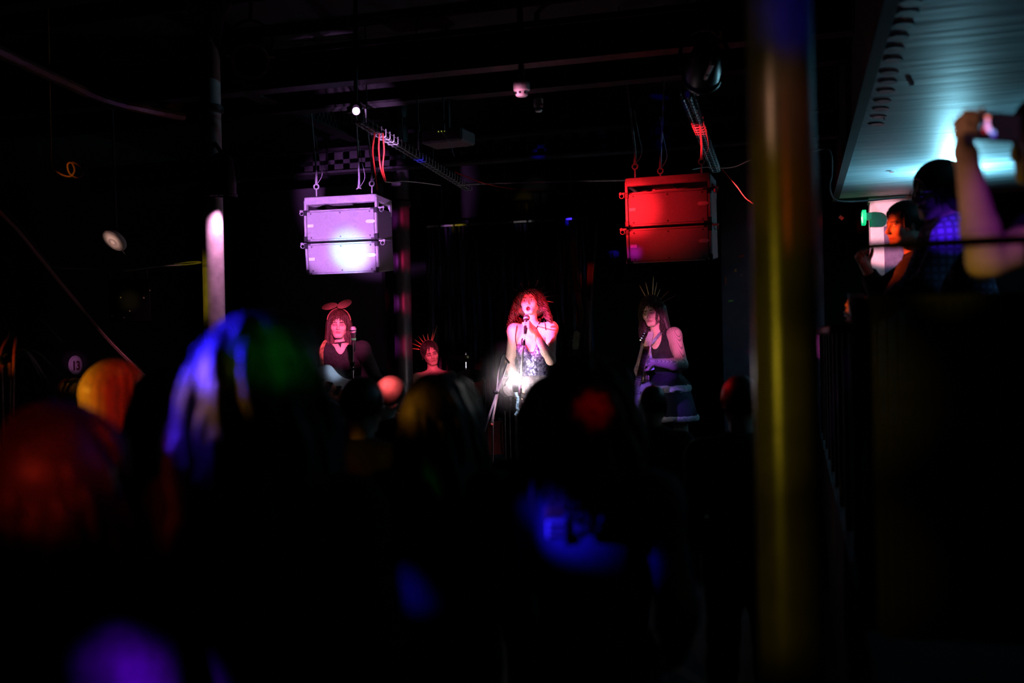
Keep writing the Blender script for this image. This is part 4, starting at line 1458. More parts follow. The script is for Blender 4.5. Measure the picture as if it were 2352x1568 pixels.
# a white running figure and arrow on the panel
fg = MB()
fx, fz, fn = Rg[:, 0], np.array([0, 0, 1.0]), Rg[:, 1]
for x, z, w_, h_ in ((-0.06, 0.0, 0.03, 0.05), (-0.045, 0.035, 0.022, 0.022), (-0.08, -0.035, 0.012, 0.04), (-0.04, -0.035, 0.012, 0.04), (0.05, 0.0, 0.07, 0.016), (0.09, 0.0, 0.018, 0.045)):
    fg.box(c + fx * x + fz * z + fn * 0.0155, (w_, 0.002, h_), Rg)
fg.build('pictogram', mat('sign_glow_white', (0.8, 1, 0.9), emis=(0.6, 1, 0.8), emis_s=0.6), t, False)
c = PY(1932, 500, 11.2)
tag(MB().box(c, (0.05, 0.02, 0.035), rot('Y', 40), 0.003).build('wall_tag', mat('red_white_tag', (0.7, 0.4, 0.35), rough=0.5)), 'tiny slanted tag on the dark wall left of the exit sign', 'tag')

# railing along the gallery front
RZ = 1.915
M_RAIL = mat('rail_steel', (0.012, 0.011, 0.012), rough=0.6, var=0.2, spec=0.2)
t = thing('gallery_railing', 'dark railing with close upright slats along the gallery front', 'railing', (2.0, GY0 + 0.04, GZ))
MB().cyl((GX0 - 0.04, GY0 + 0.04, RZ), (4.6, GY0 + 0.04, RZ), 0.0115, n=14).build('top_rail', M_RAIL, t)
MB().cyl((GX0 + 0.02, GY0 + 0.04, GZ + 0.12), (4.6, GY0 + 0.04, GZ + 0.12), 0.014, n=12).build('bottom_rail', M_RAIL, t)
me = MB().box((0, 0, (1.775 - GZ - 0.12) / 2), (0.0226, 0.012, 1.775 - GZ - 0.12), bev=0.003).mesh('upright_slat', (0, 0, 0))
xs = GX0 - 0.03
for i in range(118):
    link('upright_slat', me, M_RAIL, t, np.array([xs + i * 0.0235, GY0 + 0.04, GZ + 0.12]) - ORG[t.name])
MB().box((xs + 1.37, GY0 + 0.04, 1.782), (2.76, 0.03, 0.02), bev=0.004).build('middle_rail', M_RAIL, t)
for x in (GX0 + 0.36, 1.6, 3.2, 4.55):
    MB().cyl((x, GY0 + 0.04, GZ), (x, GY0 + 0.04, RZ), 0.012, n=12).build('post', M_RAIL, t)
t = thing('gallery_railing', 'low side rail of the gallery with a red lit ledge', 'railing', (GX0 + 0.05, 6.4, GZ))
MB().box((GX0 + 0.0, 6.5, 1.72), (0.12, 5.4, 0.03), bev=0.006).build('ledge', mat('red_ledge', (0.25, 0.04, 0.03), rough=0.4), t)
for y in np.linspace(3.9, 9.1, 9):
    MB().cyl((GX0 + 0.03, y, GZ), (GX0 + 0.03, y, 1.71), 0.016, n=10).build('post', M_RAIL, t)
a, b = PY(1886, 748, 6.3), PY(1972, 747, 6.3)
# slatted skirt under the gallery edge
t = thing('gallery_skirt', 'dark slatted skirt below the gallery railing', 'panel', (1.8, GY0 - 0.02, 0))
me = MB().box((0, 0, GZ / 2), (0.034, 0.02, GZ - 0.02), bev=0.003).mesh('slat', (0, 0, 0))
for i in range(60):
    link('slat', me, M_RAIL, t, np.array([GX0 + 0.03 + i * 0.046, GY0 - 0.02, 0.01]) - ORG[t.name])
MB().box((GX0 + 1.4, GY0 - 0.006, GZ - 0.03), (2.8, 0.008, 0.05)).build('backing_rail', M_RAIL, t, False)

UP = np.array([0, 0, 1.0])
# ------------------------------------------------------------------ the band
M_AUBURN = mat('auburn_hair', (0.07, 0.025, 0.018), rough=0.5, var=0.3, scale=60, stretch=(1, 1, 0.2))
M_DKHAIR = mat('dark_hair', (0.035, 0.02, 0.018), rough=0.5, var=0.3, scale=60, stretch=(1, 1, 0.2))
M_CURLY = mat('curly_red_hair', (0.055, 0.014, 0.012), rough=0.55, var=0.35, scale=60)
M_SPIKE = mat('brass_spike', (0.75, 0.5, 0.35), rough=0.35, metal=0.5)
M_BODICE = mat('sequin_bodice', (0.05, 0.04, 0.16), rough=0.25, metal=0.6, col2=(0.55, 0.52, 0.8), scale=48, bump=1.0)
FACE_M = [SKIN, LIP, BROW, LID, MOUTH, IRIS, EYEW]


def spiked_band(parent, H, R, s, tips, rb=0.112, back=-0.03, colour=None):
    """headband with straight spikes; tips are room points"""
    pts = [H + R @ (s * np.array([rb * 0.82 * math.cos(v), back, 0.03 + rb * math.sin(v)])) for v in np.linspace(-0.3, math.pi + 0.3, 25)]
    band = MB().tube(pts, 0.006, 8).build('spiked_headband', M_DKHAIR, parent)
    c0 = H + R @ (s * np.array([0, back, 0.03]))
    for q in tips:
        b0 = c0 + nrm(q - c0) * rb * s * 0.93
        MB().tube([b0, b0 + (q - b0) * 0.6, q], [0.0045, 0.004, 0.0022], 6).build('spike', colour or M_SPIKE, band)
    return band


from mathutils.bvhtree import BVHTree


def on_surface(obj, pts, lift=0.004, back=8.4):
    """drop photo pixels onto a body along the view rays"""
    me = obj.data
    org = ORG[obj.name]
    bv = BVHTree.FromPolygons([Vector(np.array(v.co) + org) for v in me.vertices], [tuple(p_.vertices) for p_ in me.polygons])
    o_ = Vector(CM[:3, 3])
    out = []
    for x, y in pts:
        dv = (Vector(P(x, y, 1.0)) - o_).normalized()
        hit = bv.ray_cast(o_, dv)
        out.append(np.array(hit[0] - dv * lift) if hit[0] is not None else P(x, y, back))
    return out


def mic(name, label, c, ax, ring=None):
    ax = nrm(ax)
    t = thing(name, label, 'microphone', c)
    MB().lathe(c, [(0.004, 0.028), (0.018, 0.024), (0.026, 0.008), (0.026, -0.006), (0.022, -0.022)], ax, 20).build('grille', mat('mic_grille', (0.55, 0.53, 0.56), rough=0.4, metal=0.7, scale=300, bump=0.5), t)
    MB().lathe(c, [(0.0275, -0.006), (0.0275, 0.002)], ax, 20).build('band', M_CHROME, t)
    MB().lathe(c, [(0.022, -0.022), (0.019, -0.06), (0.012, -0.165), (0.010, -0.175)], ax, 18).build('handle', M_BLACKP, t)
    if ring:
        MB().lathe(c, [(0.0205, -0.066), (0.0205, -0.082)], ax, 18).build('colour_ring', mat('green_ring', (0.05, 0.6, 0.15), rough=0.4), t)
    return t


M_PSTEEL = mat('satin_pale_steel', (0.75, 0.68, 0.72), rough=0.4, metal=0.2)
# ---- singer
HS = P(1217, 693, 8.36)
RS = basis(-CF - CR * 0.22 + UP * 0.14, UP - CR * 0.05)
J = {'head': HS, 'N': P(1222, 752, 8.40), 'P': P(1226, 882, 8.42),
     'S': [P(1181, 757, 8.38), P(1266, 752, 8.34)],
     'E': [P(1171, 833, 8.44), P(1265, 827, 8.16)],
     'W': [P(1183, 892, 8.30), None]}
hd = nrm(-CF * 0.55 - CR * 0.42 + UP * 0.5)
hn = -CR * 0.85 + CF * 0.4 - UP * 0.25
hn = nrm(hn - hd * (hn @ hd))
max_ = -np.cross(hd, hn)
fist = P(1208, 746, 8.0)
J['W'][1] = fist - hd * 0.088 - hn * 0.024
finish_joints(J, 1.0, STAGE_Z, -CF)
base = np.array([J['P'][0], J['P'][1], STAGE_Z])
t = thing('person', 'curly haired singer in a shiny bodice gripping a microphone', 'person', base, 'band on stage')
S = Sdf()
torso_prims(S, J, 0.93, bust=0.95)
neck_prims(S, J, RS, 0.95)
head_prims(S, HS, RS, 0.98, mouth=0.034)
for i in (0, 1):
    arm_prims(S, J, i, 1.0, fat=0.95)
    leg_prims(S, J, i, 0.95)
hand_prims(S, J['W'][1], hd, hn, -1, 68, 1.0, thumb_curl=50)
hand_prims(S, J['W'][0], J['W'][0] - J['E'][0], CR, 1, 25, 1.0)
singer_body = sdf_obj('body', S, 0.0052, FACE_M, t, face_paint(HS, RS, 0.98, 0.034))
# bodice
S = Sdf()
Rt = torso_prims(S, J, 0.93, 0.010, bust=0.97)
S.half(J['N'] - UP * 0.135, UP, 0.01)
S.half(J['P'] - UP * 0.1, -UP, 0.01)
S.cap(J['N'] - UP * 0.10 + Rt[:, 1] * 0.1, J['N'] - UP * 0.235 + Rt[:, 1] * 0.12, 0.06, 0.008, 0.01, True)
bod = sdf_obj('bodice', S, 0.006, M_BODICE, t)
for pts in ([(1190, 741), (1187, 750), (1185, 762), (1184, 776), (1186, 792), (1188, 804)], [(1250, 737), (1252, 744), (1253, 751), (1254, 758)]):
    MB().tube(spline(on_surface(singer_body, pts, 0.003), 5), 0.004, 6).build('strap', BLACK, bod)
# crackling see-through skirt
M_CLEAR = mat('clear_plastic_skirt', (0.9, 0.82, 0.84), rough=0.12, var=0.1, scale=25, bump=1.0, alpha=0.42, spec=0.8)
for k in range(5):
    V, F = [], []
    n, m_ = 56, 7
    for i in range(m_):
        f = i / (m_ - 1)
        for a in range(n):
            v = 2 * math.pi * a / n
            rr = 0.13 + 0.085 * math.sin(math.pi * min(1, f * 0.9 + 0.05)) + 0.012 * k + 0.022 * math.sin(v * (7 + 2 * k) + k) * f + 0.012 * math.sin(v * 17 + f * 5 + k)
            z = 0.065 - 0.16 * f + 0.012 * math.sin(v * 9 + k * 2)
            V.append(J['P'] + np.array([math.cos(v) * rr, math.sin(v) * rr * 0.85, z]) - CR * 0.045)
        if i:
            for a in range(n):
                b = (a + 1) % n
                F.append([(i - 1) * n + a, (i - 1) * n + b, i * n + b, i * n + a])
    m = MB()
    m._add(V, F)
    m.build('skirt_ruffle', M_CLEAR, t)
# dark tights and boots
S = Sdf()
for i in (0, 1):
    leg_prims(S, J, i, 0.95, 0.007)
sdf_obj('tights', S, 0.012, BLACK, t)
# hanging fringe
q = [P(1184, 888, 8.2), P(1186, 905, 8.2), P(1190, 915, 8.2), P(1188, 935, 8.2), P(1190, 943, 8.2), P(1184, 954, 8.2)]
MB().tube(spline(q, 5), [0.008] * 3 + [0.014] * 23, 8).build('fringe', mat('blue_tinsel_fringe', (0.35, 0.6, 0.8), rough=0.3, metal=0.4, scale=90, bump=1.0), t)
shoes(t, J, 0.95, STAGE_Z)
hm = hair_mass(HS, RS, 1.0, 0.06, 0.1, 0.055, -0.03, 0.006)
ho = sdf_obj('hair', hm, 0.008, M_CURLY, t)
ln = hair_lines(HS, RS, 1.0, 620, 0.26, 0.017, 85, 0.5, 0.05, 0.35, seed=5, rad=(0.094, 0.108, 0.106), steps=18, puff=0.35)
strands_obj('hair_curls', ln, np.linspace(0.0048, 0.0028, 18), M_CURLY, ho, 4)
spiked_band(t, HS, RS, 1.0, [P(x, y, 8.42) for x, y in ((1180, 663), (1196, 650), (1214, 645), (1236, 643), (1250, 657), (1265, 667), (1280, 678), (1272, 694))])
necks = on_surface(singer_body, [(1241, 737), (1238, 743), (1235, 749), (1232, 754)], 0.004)
MB().tube(spline(necks, 5), 0.005, 6).build('neck_cord', BLACK, t)

# microphone in her hand, and its stand
mic_top = fist + max_ * 0.075
mic('microphone', 'microphone gripped by the singer just below her open mouth', mic_top, max_)
t = thing('microphone_stand', 'upright microphone stand directly in front of the singer', 'stand', P(1195, 1100, 8.0) * np.array([1, 1, 0]) + UP * STAGE_Z, 'microphone stands')
a, b = mic_top - max_ * 0.16, P(1195, 905, 8.0)
foot = np.array([b[0], b[1], STAGE_Z])
MB().tube([a, P(1202, 785, 8.0)], 0.0065, 8).build('upper_tube', M_PSTEEL, t)
MB().tube([P(1202, 785, 8.0), b, foot + UP * 0.02], 0.009, 8).build('lower_tube', M_PSTEEL, t)
MB().lathe(P(1202, 785, 8.0), [(0.011, -0.03), (0.017, -0.02), (0.017, 0.02), (0.011, 0.03)], UP, 14).build('clutch', M_BLACKP, t)
MB().lathe(P(1193, 892, 8.0), [(0.008, -0.06), (0.016, -0.03), (0.016, 0.03), (0.008, 0.05)], UP, 14).build('grip', mat('pink_grip', (0.8, 0.3, 0.6), rough=0.5), t)
MB().lathe(foot, [(0.14, 0), (0.14, 0.012), (0.02, 0.03), (0.012, 0.05)], UP, 24).build('base', M_BLACKP, t)

# white lamp glowing in front of the skirt
c = P(1184, 869, 8.0)
t = thing('stage_lamp', 'dazzling white lamp in front of the singer skirt', 'lamp', c - UP * 0.11)
MB().sphere(c, (0.05, 0.05, 0.045), 20).build('bulb', mat('white_hot_bulb', (1, 1, 1), emis=(1.0, 0.84, 0.9), emis_s=85.0), t)
MB().lathe(c, [(0.02, -0.04), (0.028, -0.05), (0.028, -0.1), (0.014, -0.11)], UP, 16).build('socket', M_BLACKP, t)
MB().tube([c - UP * 0.09, P(1190, 893, 8.0), P(1195, 897, 8.0)], 0.006, 8).build('clamp_arm', M_STEEL, t)
MB().lathe(P(1195, 897, 8.0), [(0.014, -0.02), (0.014, 0.02)], UP, 14).build('clamp', M_STEEL, t)

# boom stand left of the lamp
t = thing('microphone_stand', 'slanted boom microphone stand left of the glowing lamp', 'stand', P(1108, 1100, 7.8) * np.array([1, 1, 0]) + UP * STAGE_Z, 'microphone stands')
a, b, lo = P(1166, 830, 7.9), P(1139, 900, 7.9), P(1112, 990, 7.9)
MB().tube([a, lo], 0.009, 8).build('boom', M_PSTEEL, t)
MB().tube([P(1143, 903, 7.92), P(1132, 962, 7.95), np.array([*P(1128, 1000, 7.95)[:2], STAGE_Z + 0.02])], 0.008, 8).build('upright', mat('red_tint_steel', (0.6, 0.4, 0.4), rough=0.4, metal=0.2), t)
MB().lathe(b, [(0.012, -0.02), (0.02, -0.012), (0.02, 0.012), (0.012, 0.02)], CR, 14).build('clutch', M_BLACKP, t)
MB().sphere(P(1128, 976, 7.9), 0.016, 12).build('counterweight_knob', mat('red_knob', (0.7, 0.05, 0.04), rough=0.3), t)
bf = np.array([*P(1128, 1000, 7.95)[:2], STAGE_Z])
for k in range(3):
    v = 2.1 * k + 0.4
    MB().tube([bf + UP * 0.16, bf + np.array([math.cos(v) * 0.26, math.sin(v) * 0.26, 0.012])], 0.008, 7).build('leg', M_BLACKP, t)
q0, q1 = P(1158, 818, 7.88), P(1170, 834, 7.88)
t = thing('microphone', 'slim microphone clipped at the tip of the boom stand', 'microphone', q1)
MB().tube([q0, q0 + (q1 - q0) * 0.3, q1], [0.006, 0.0085, 0.0075], 10).build('handle', mat('steel_pen', (0.5, 0.5, 0.52), rough=0.3, metal=0.9), t)
MB().tube([q0, q0 - (q1 - q0) * 0.12], [0.0075, 0.005], 10).build('tip', M_CHROME, t)
cable('microphone_cable', 'pale cable looping from the boom microphone', [P(1162, 822, 7.88), P(1157, 815, 7.87), P(1150, 828, 7.87), P(1144, 855, 7.87), P(1142, 885, 7.88), P(1139, 910, 7.9), P(1136, 935, 7.9), P(1128, 972, 7.9)], 0.006, M_WHITE)
for px, y0, label in ((1170, 895, 'thin steel pole behind the boom stand'), (1160, 945, 'short thin pole at the stage edge by the boom stand')):
    q = P(px, y0, 8.6)
    tag(MB().cyl((q[0], q[1], STAGE_Z), q, 0.005, n=8).sphere(q, 0.008, 8).build('thin_pole', M_STEEL), label, 'pole')

# ---- bass player
dB = 8.5
HB = P(778, 746, dB + 0.06)
RB = basis(-CF + CR * 0.12 - UP * 0.03, UP + CR * 0.03)
J = {'head': HB, 'N': P(783, 798, dB + 0.1), 'P': P(800, 925, dB + 0.12),
     'S': [P(750, 806, dB + 0.05), P(832, 800, dB + 0.08)],
     'E': [P(735, 880, dB + 0.1), P(866, 872, dB - 0.02)],
     'W': [P(782, 905, dB - 0.12), P(905, 905, dB - 0.2)]}
finish_joints(J, 1.0, STAGE_Z, -CF)
t = thing('person', 'long haired bass player in black with mouse-ear headband', 'person', np.array([J['P'][0], J['P'][1], STAGE_Z]), 'band on stage')
S = Sdf()
torso_prims(S, J, 0.93, bust=0.85)
neck_prims(S, J, RB, 0.95)
head_prims(S, HB, RB, 0.97)
for i in (0, 1):
    arm_prims(S, J, i, 0.97)
    leg_prims(S, J, i, 0.95)
hand_prims(S, J['W'][0], J['W'][0] - J['E'][0], CF - UP * 0.3, -1, 45, 0.95)
hand_prims(S, J['W'][1], J['W'][1] - J['E'][1] + UP * 0.05, -CF * 0.3 + UP, 1, 55, 0.95)
sdf_obj('body', S, 0.0055, FACE_M, t, face_paint(HB, RB, 0.97, lids=True))
S = Sdf()
Rt = torso_prims(S, J, 0.93, 0.012, bust=0.86)
for i in (0, 1):
    arm_prims(S, J, i, 0.97, 0.012)
S.half(J['P'] - UP * 0.08, -UP)
S.cap(J['N'] + UP * 0.03 + Rt[:, 1] * 0.06, J['N'] - UP * 0.1 + Rt[:, 1] * 0.13, 0.052, 0.010, 0.006, True)
S.cap(J['N'] + UP * 0.02, J['N'] + UP * 0.1, 0.085, 0.11, 0.01, True)
sdf_obj('top', S, 0.007, BLACK, t)
S = Sdf()
S.ell(J['P'] - UP * 0.03, (0.165, 0.125, 0.13), None, 0.04)
for i in (0, 1):
    leg_prims(S, J, i, 0.97, 0.012, False)
sdf_obj('trousers', S, 0.013, BLACK, t)
shoes(t, J, 0.95, STAGE_Z)
ho = sdf_obj('hair', hair_mass(HB, RB, 1.0, 0.17, 0.098, 0.042, -0.02, 0.004), 0.007, M_AUBURN, t)
ln = hair_lines(HB, RB, 1.0, 420, 0.30, 0.004, 30, 0.12, 0.055, 0.45, seed=8, rad=(0.086, 0.106, 0.1), steps=14)
strands_obj('hair_strands', ln, np.linspace(0.005, 0.002, 14), M_AUBURN, ho, 3)
# choker and pendant
ck = [J['N'] + UP * 0.045 + Rt @ np.array([0.058 * math.cos(v), 0.012 + 0.058 * math.sin(v), 0]) for v in np.linspace(0, 2 * math.pi, 25)]
chk = MB().tube(ck, 0.006, 6).build('choker', BLACK, t)
MB().prism([(-0.018, 0.02), (0.018, 0.02), (0, -0.028)], J['N'] + UP * 0.03 + Rt @ np.array([0, 0.082, 0]), Rt, 0.005).build('pendant', BLACK, chk)
# ear headband
pts = [HB + RB @ np.array([0.1 * math.cos(v), -0.015, 0.03 + 0.113 * math.sin(v)]) for v in np.linspace(0.1, math.pi - 0.1, 21)]
hb = MB().tube(pts, 0.0055, 8).build('ear_headband', mat('brown_band', (0.3, 0.1, 0.05), rough=0.4), t)
M_EAR = mat('sheer_ear', (0.28, 0.09, 0.05), rough=0.5, var=0.2, alpha=0.75)
for px, py, w_, h_, tl in ((757, 703, 0.066, 0.026, -12), (791, 698, 0.064, 0.03, -22)):
    c = P(px, py, dB + 0.02)
    Re = basis(-CF, UP) @ rot('Y', -tl)
    ov = [(w_ * math.cos(v), h_ * math.sin(v)) for v in np.linspace(0, 2 * math.pi, 25)[:-1]]
    ear = MB().prism(ov, c, Re, 0.006).build('mouse_ear', M_EAR, hb)
    MB().tube([c + Re[:, 0] * w_ * math.cos(v) + Re[:, 2] * h_ * math.sin(v) for v in np.linspace(0, 2 * math.pi, 25)], 0.003, 5).build('ear_rim', MATS['brown_band'], hb)
for sx in (-1, 1):
    q = HB + RB @ np.array([sx * 0.08, 0.0, -0.04])
    MB().sphere(q, 0.006, 8).tube([q - UP * 0.005, q - UP * 0.04], 0.002, 5).build('earring', M_CHROME, t)


def guitar(name, label, c, axis, face, body_m, guard_m, neck_m, scale=1.0, neck_len=0.55, head=True, body_pts=None, pegs=4):
    """electric guitar: body outline in the plane spanned by the neck axis and the cross axis"""
    ax, fc = nrm(axis), nrm(face)
    fc = nrm(fc - ax * (fc @ ax))
    R = np.stack([ax, fc, np.cross(ax, fc)], axis=1)
    if R[2, 2] < 0:
        R[:, 2] *= -1
    t = thing(name, label, 'guitar', c, 'instruments on stage')
    out = body_pts or [(-0.2, 0.0), (-0.18, 0.1), (-0.1, 0.165), (0.0, 0.125), (0.08, 0.115), (0.17, 0.155), (0.25, 0.135), (0.2, 0.075), (0.15, 0.04), (0.15, -0.035), (0.19, -0.1), (0.15, -0.14), (0.05, -0.115), (-0.06, -0.15), (-0.15, -0.125)]
    pl_ = [np.array([x, 0, y]) * scale for x, y in out]
    sp = spline(pl_ + [pl_[0]], 5)[:-1]
    poly = [(q[0], q[2]) for q in sp]
    m = MB()
    m.prism(poly, c, R, 0.036)
    bo = m.build('body', body_m, t)
    bv = bo.modifiers.new('round', 'BEVEL')
    bv.width = 0.008
    bv.segments = 3
    bv.limit_method = 'ANGLE'
    gp = [(x * 0.6 + 0.02, y * 0.45 - 0.035) for x, y in poly]
    gp = [(x, y) for x, y in gp]
    MB().prism(gp, c + fc * 0.0195, R, 0.003).build('pickguard', guard_m, t, False)
    for x in (-0.02, 0.06):
        MB().box(c + R @ np.array([x * scale, 0.024, 0]), (0.022, 0.012, 0.085), R, 0.003).build('pickup', M_BLACKP, t)
    MB().box(c + R @ np.array([-0.11 * scale, 0.024, 0]), (0.05, 0.012, 0.08), R, 0.004).build('bridge', M_CHROME, t)
    for k in range(3):
        MB().lathe(c + R @ np.array([(-0.06 + 0.035 * k) * scale, 0.02, -0.085 * scale]), [(0.011, 0), (0.01, 0.014)], fc, 12).build('knob', M_CHROME, t)
    n0, n1 = 0.12 * scale, neck_len
    nk = MB().box(c + R @ np.array([(n0 + n1) / 2, 0.012, 0]), (n1 - n0, 0.024, 0.05), R, 0.008).build('neck', neck_m, t)
    MB().box(c + R @ np.array([(n0 + n1) / 2, 0.026, 0]), (n1 - n0, 0.006, 0.046), R).build('fretboard', mat('rosewood', (0.1, 0.04, 0.025), rough=0.5), nk, False)
    for k in range(12):
        MB().box(c + R @ np.array([n1 - (n1 - n0) * (1 - 0.9439 ** k) * 1.9, 0.0295, 0]), (0.003, 0.002, 0.046), R).build('fret', M_CHROME, nk, False)
    if head:
        hl = 0.75 if head == 'pale' else 1.0
        hd_ = [(n1, -0.024), (n1 + 0.03 * hl, -0.03), (n1 + 0.15 * hl, -0.035 * hl), (n1 + 0.175 * hl, -0.015), (n1 + 0.16 * hl, 0.016), (n1 + 0.03, 0.028), (n1, 0.024)]
        hh = MB().prism(hd_, c + fc * 0.008, R, 0.016).build('headstock', M_RIG if head == 'pale' else neck_m, t, False)
        for k in range(pegs):
            q = c + R @ np.array([n1 + 0.04 + 0.1 * k / max(1, pegs - 1), 0.008, 0.036 - 0.006 * k])
            MB().cyl(q, q + R[:, 2] * 0.022, 0.004, n=8).box(q + R[:, 2] * 0.03, (0.012, 0.006, 0.018), R, 0.003).build('tuning_peg', M_CHROME, hh)
    for k in range(4):
        z = -0.015 + 0.01 * k
        MB().cyl(c + R @ np.array([-0.11 * scale, 0.034, z * 1.3]), c + R @ np.array([n1 + 0.04, 0.03, z]), 0.0011, n=5).build('string', M_CHROME, t)
    return t, R


M_PALEBLUE = mat('pale_blue_lacquer', (0.55, 0.62, 0.68), rough=0.2, var=0.05, coat=0.5)
M_TORT = mat('tortoise_guard', (0.25, 0.06, 0.04), rough=0.25, col2=(0.5, 0.2, 0.12), scale=35)
M_MAPLE = mat('maple_neck', (0.62, 0.4, 0.2), rough=0.35)
cB = P(764, 890, dB - 0.17)
tb, RGB = guitar('bass_guitar', 'pale blue bass guitar worn by the bass player', cB, CR * 0.91 - CU * 0.40 + CF * 0.1, -CF, M_PALEBLUE, M_TORT, M_MAPLE, 1.0, 0.66)
# strap
st = [P(740, 842, dB - 0.12), P(738, 815, dB - 0.07), P(741, 795, dB - 0.02), P(752, 780, dB + 0.06), P(768, 790, dB + 0.2), P(800, 850, dB + 0.27)]
sp = spline(st, 6)
V, F = [], []
for i, q in enumerate(sp):
    V += [q - CR * 0.017, q + CR * 0.017]
    if i:
        F.append([2 * i - 2, 2 * i - 1, 2 * i + 1, 2 * i])
m = MB()
m._add(V, F)
M_STRAP = mat('gold_pattern_strap', (0.12, 0.04, 0.03), rough=0.5, col2=(0.6, 0.38, 0.15), scale=28)
m.build('strap', M_STRAP, tb)

# her microphone
t = thing('microphone_stand', 'black microphone stand in front of the bass player', 'stand', np.array([*P(809, 900, 7.95)[:2], STAGE_Z]), 'microphone stands')
MB().tube([P(811, 785, 7.95), P(810, 838, 7.95)], 0.006, 8).build('upper_tube', M_BLACKP, t)
MB().tube([P(810, 838, 7.95), np.array([*P(808, 870, 7.95)[:2], STAGE_Z])], 0.009, 8).build('lower_tube', M_BLACKP, t)
for px, py in ((810, 836), (805, 853)):
    MB().lathe(P(px, py, 7.95), [(0.012, -0.02), (0.02, -0.01), (0.02, 0.01), (0.012, 0.02)], CR, 12).build('clutch', M_BLACKP, t)
MB().tube([P(804, 852, 7.95), P(818, 844, 7.93)], 0.007, 8).build('boom', M_BLACKP, t)
fb = np.array([*P(808, 870, 7.95)[:2], STAGE_Z])
for k in range(3):
    v = 2.1 * k
    MB().tube([fb + UP * 0.15, fb + np.array([math.cos(v) * 0.25, math.sin(v) * 0.25, 0.012])], 0.008, 7).build('leg', M_BLACKP, t)
mic('microphone', 'round headed microphone with a green ring before the bass player', P(811, 757, 7.95), nrm(UP * 0.95 - CF * 0.2), True)

# ---- drummer
dD = 10.4
HD = P(989, 812, dD + 0.05)
RD = basis(-CF + CR * 0.28 - UP * 0.16, UP - CR * 0.25)
J = {'head': HD, 'N': P(996, 855, dD + 0.08), 'P': P(1000, 960, dD + 0.15),
     'S': [P(958, 868, dD + 0.05), P(1036, 864, dD + 0.08)],
     'E': [P(946, 915, dD - 0.15), P(1058, 910, dD - 0.15)],
     'W': [P(962, 905, dD - 0.42), P(1050, 893, dD - 0.42)]}
J['P'][2] = STAGE_Z + 0.55
fD = nrm(np.array([-CF[0], -CF[1], 0]))
rD = np.cross(fD, UP)
J['H'] = [J['P'] + rD * 0.09, J['P'] - rD * 0.09]
J['K'] = [J['P'] + rD * 0.2 + fD * 0.4 - UP * 0.03, J['P'] - rD * 0.2 + fD * 0.4 - UP * 0.03]
J['A'] = [np.array([k_[0], k_[1], STAGE_Z + 0.075]) + fD * 0.03 for k_ in J['K']]
J['F'] = fD
t = thing('person', 'seated drummer with red spikes round the head and tilted face', 'person', np.array([J['P'][0], J['P'][1], STAGE_Z]), 'band on stage')
S = Sdf()
torso_prims(S, J, 0.95, bust=0.7)
neck_prims(S, J, RD, 0.97)
head_prims(S, HD, RD, 0.98)
for i in (0, 1):
    arm_prims(S, J, i, 0.97)
    leg_prims(S, J, i, 0.95)
    hand_prims(S, J['W'][i], J['W'][i] - J['E'][i], -UP, -1 if i == 0 else 1, 60, 0.95)
sdf_obj('body', S, 0.0065, FACE_M, t, face_paint(HD, RD, 0.98, lids=True))
S = Sdf()
torso_prims(S, J, 0.95, 0.012, bust=0.72)
S.half(J['N'] - UP * 0.09, UP)
sdf_obj('top', S, 0.009, BLACK, t)
S = Sdf()
S.ell(J['P'], (0.17, 0.13, 0.13), None, 0.04)
for i in (0, 1):
    leg_prims(S, J, i, 0.97, 0.014, False)
sdf_obj('trousers', S, 0.014, BLACK, t)
shoes(t, J, 0.95, STAGE_Z)
ho = sdf_obj('hair', hair_mass(HD, RD, 0.98, 0.0, 0.09, 0.07, -0.03, 0.0), 0.007, M_DKHAIR, t)
strands_obj('hair_strands', hair_lines(HD, RD, 0.98, 160, 0.07, 0.0, 10, 0.05, 0.05, 0.6, seed=3), np.linspace(0.004, 0.002, 12), M_DKHAIR, ho)
spiked_band(t, HD, RD, 1.0, [P(x, y, dD + 0.05) for x, y in ((920, 797), (933, 783), (949, 777), (960, 770), (971, 768), (982, 766), (996, 756), (1004, 747))], colour=mat('red_spike', (0.75, 0.22, 0.1), rough=0.4))
# drum stool
q = J['P']
t = thing('drum_stool', 'round black stool under the drummer', 'stool', np.array([q[0], q[1], STAGE_Z]))
MB().lathe((q[0], q[1], q[2] - 0.2), [(0.15, 0), (0.17, 0.02), (0.17, 0.06), (0.14, 0.075)], UP, 24).build('seat', M_BLACKP, t)
for k in range(3):
    v = 2.1 * k
    MB().tube([(q[0], q[1], q[2] - 0.2), (q[0] + 0.2 * math.cos(v), q[1] + 0.2 * math.sin(v), STAGE_Z + 0.01)], 0.012, 8).build('leg', M_CHROME, t)

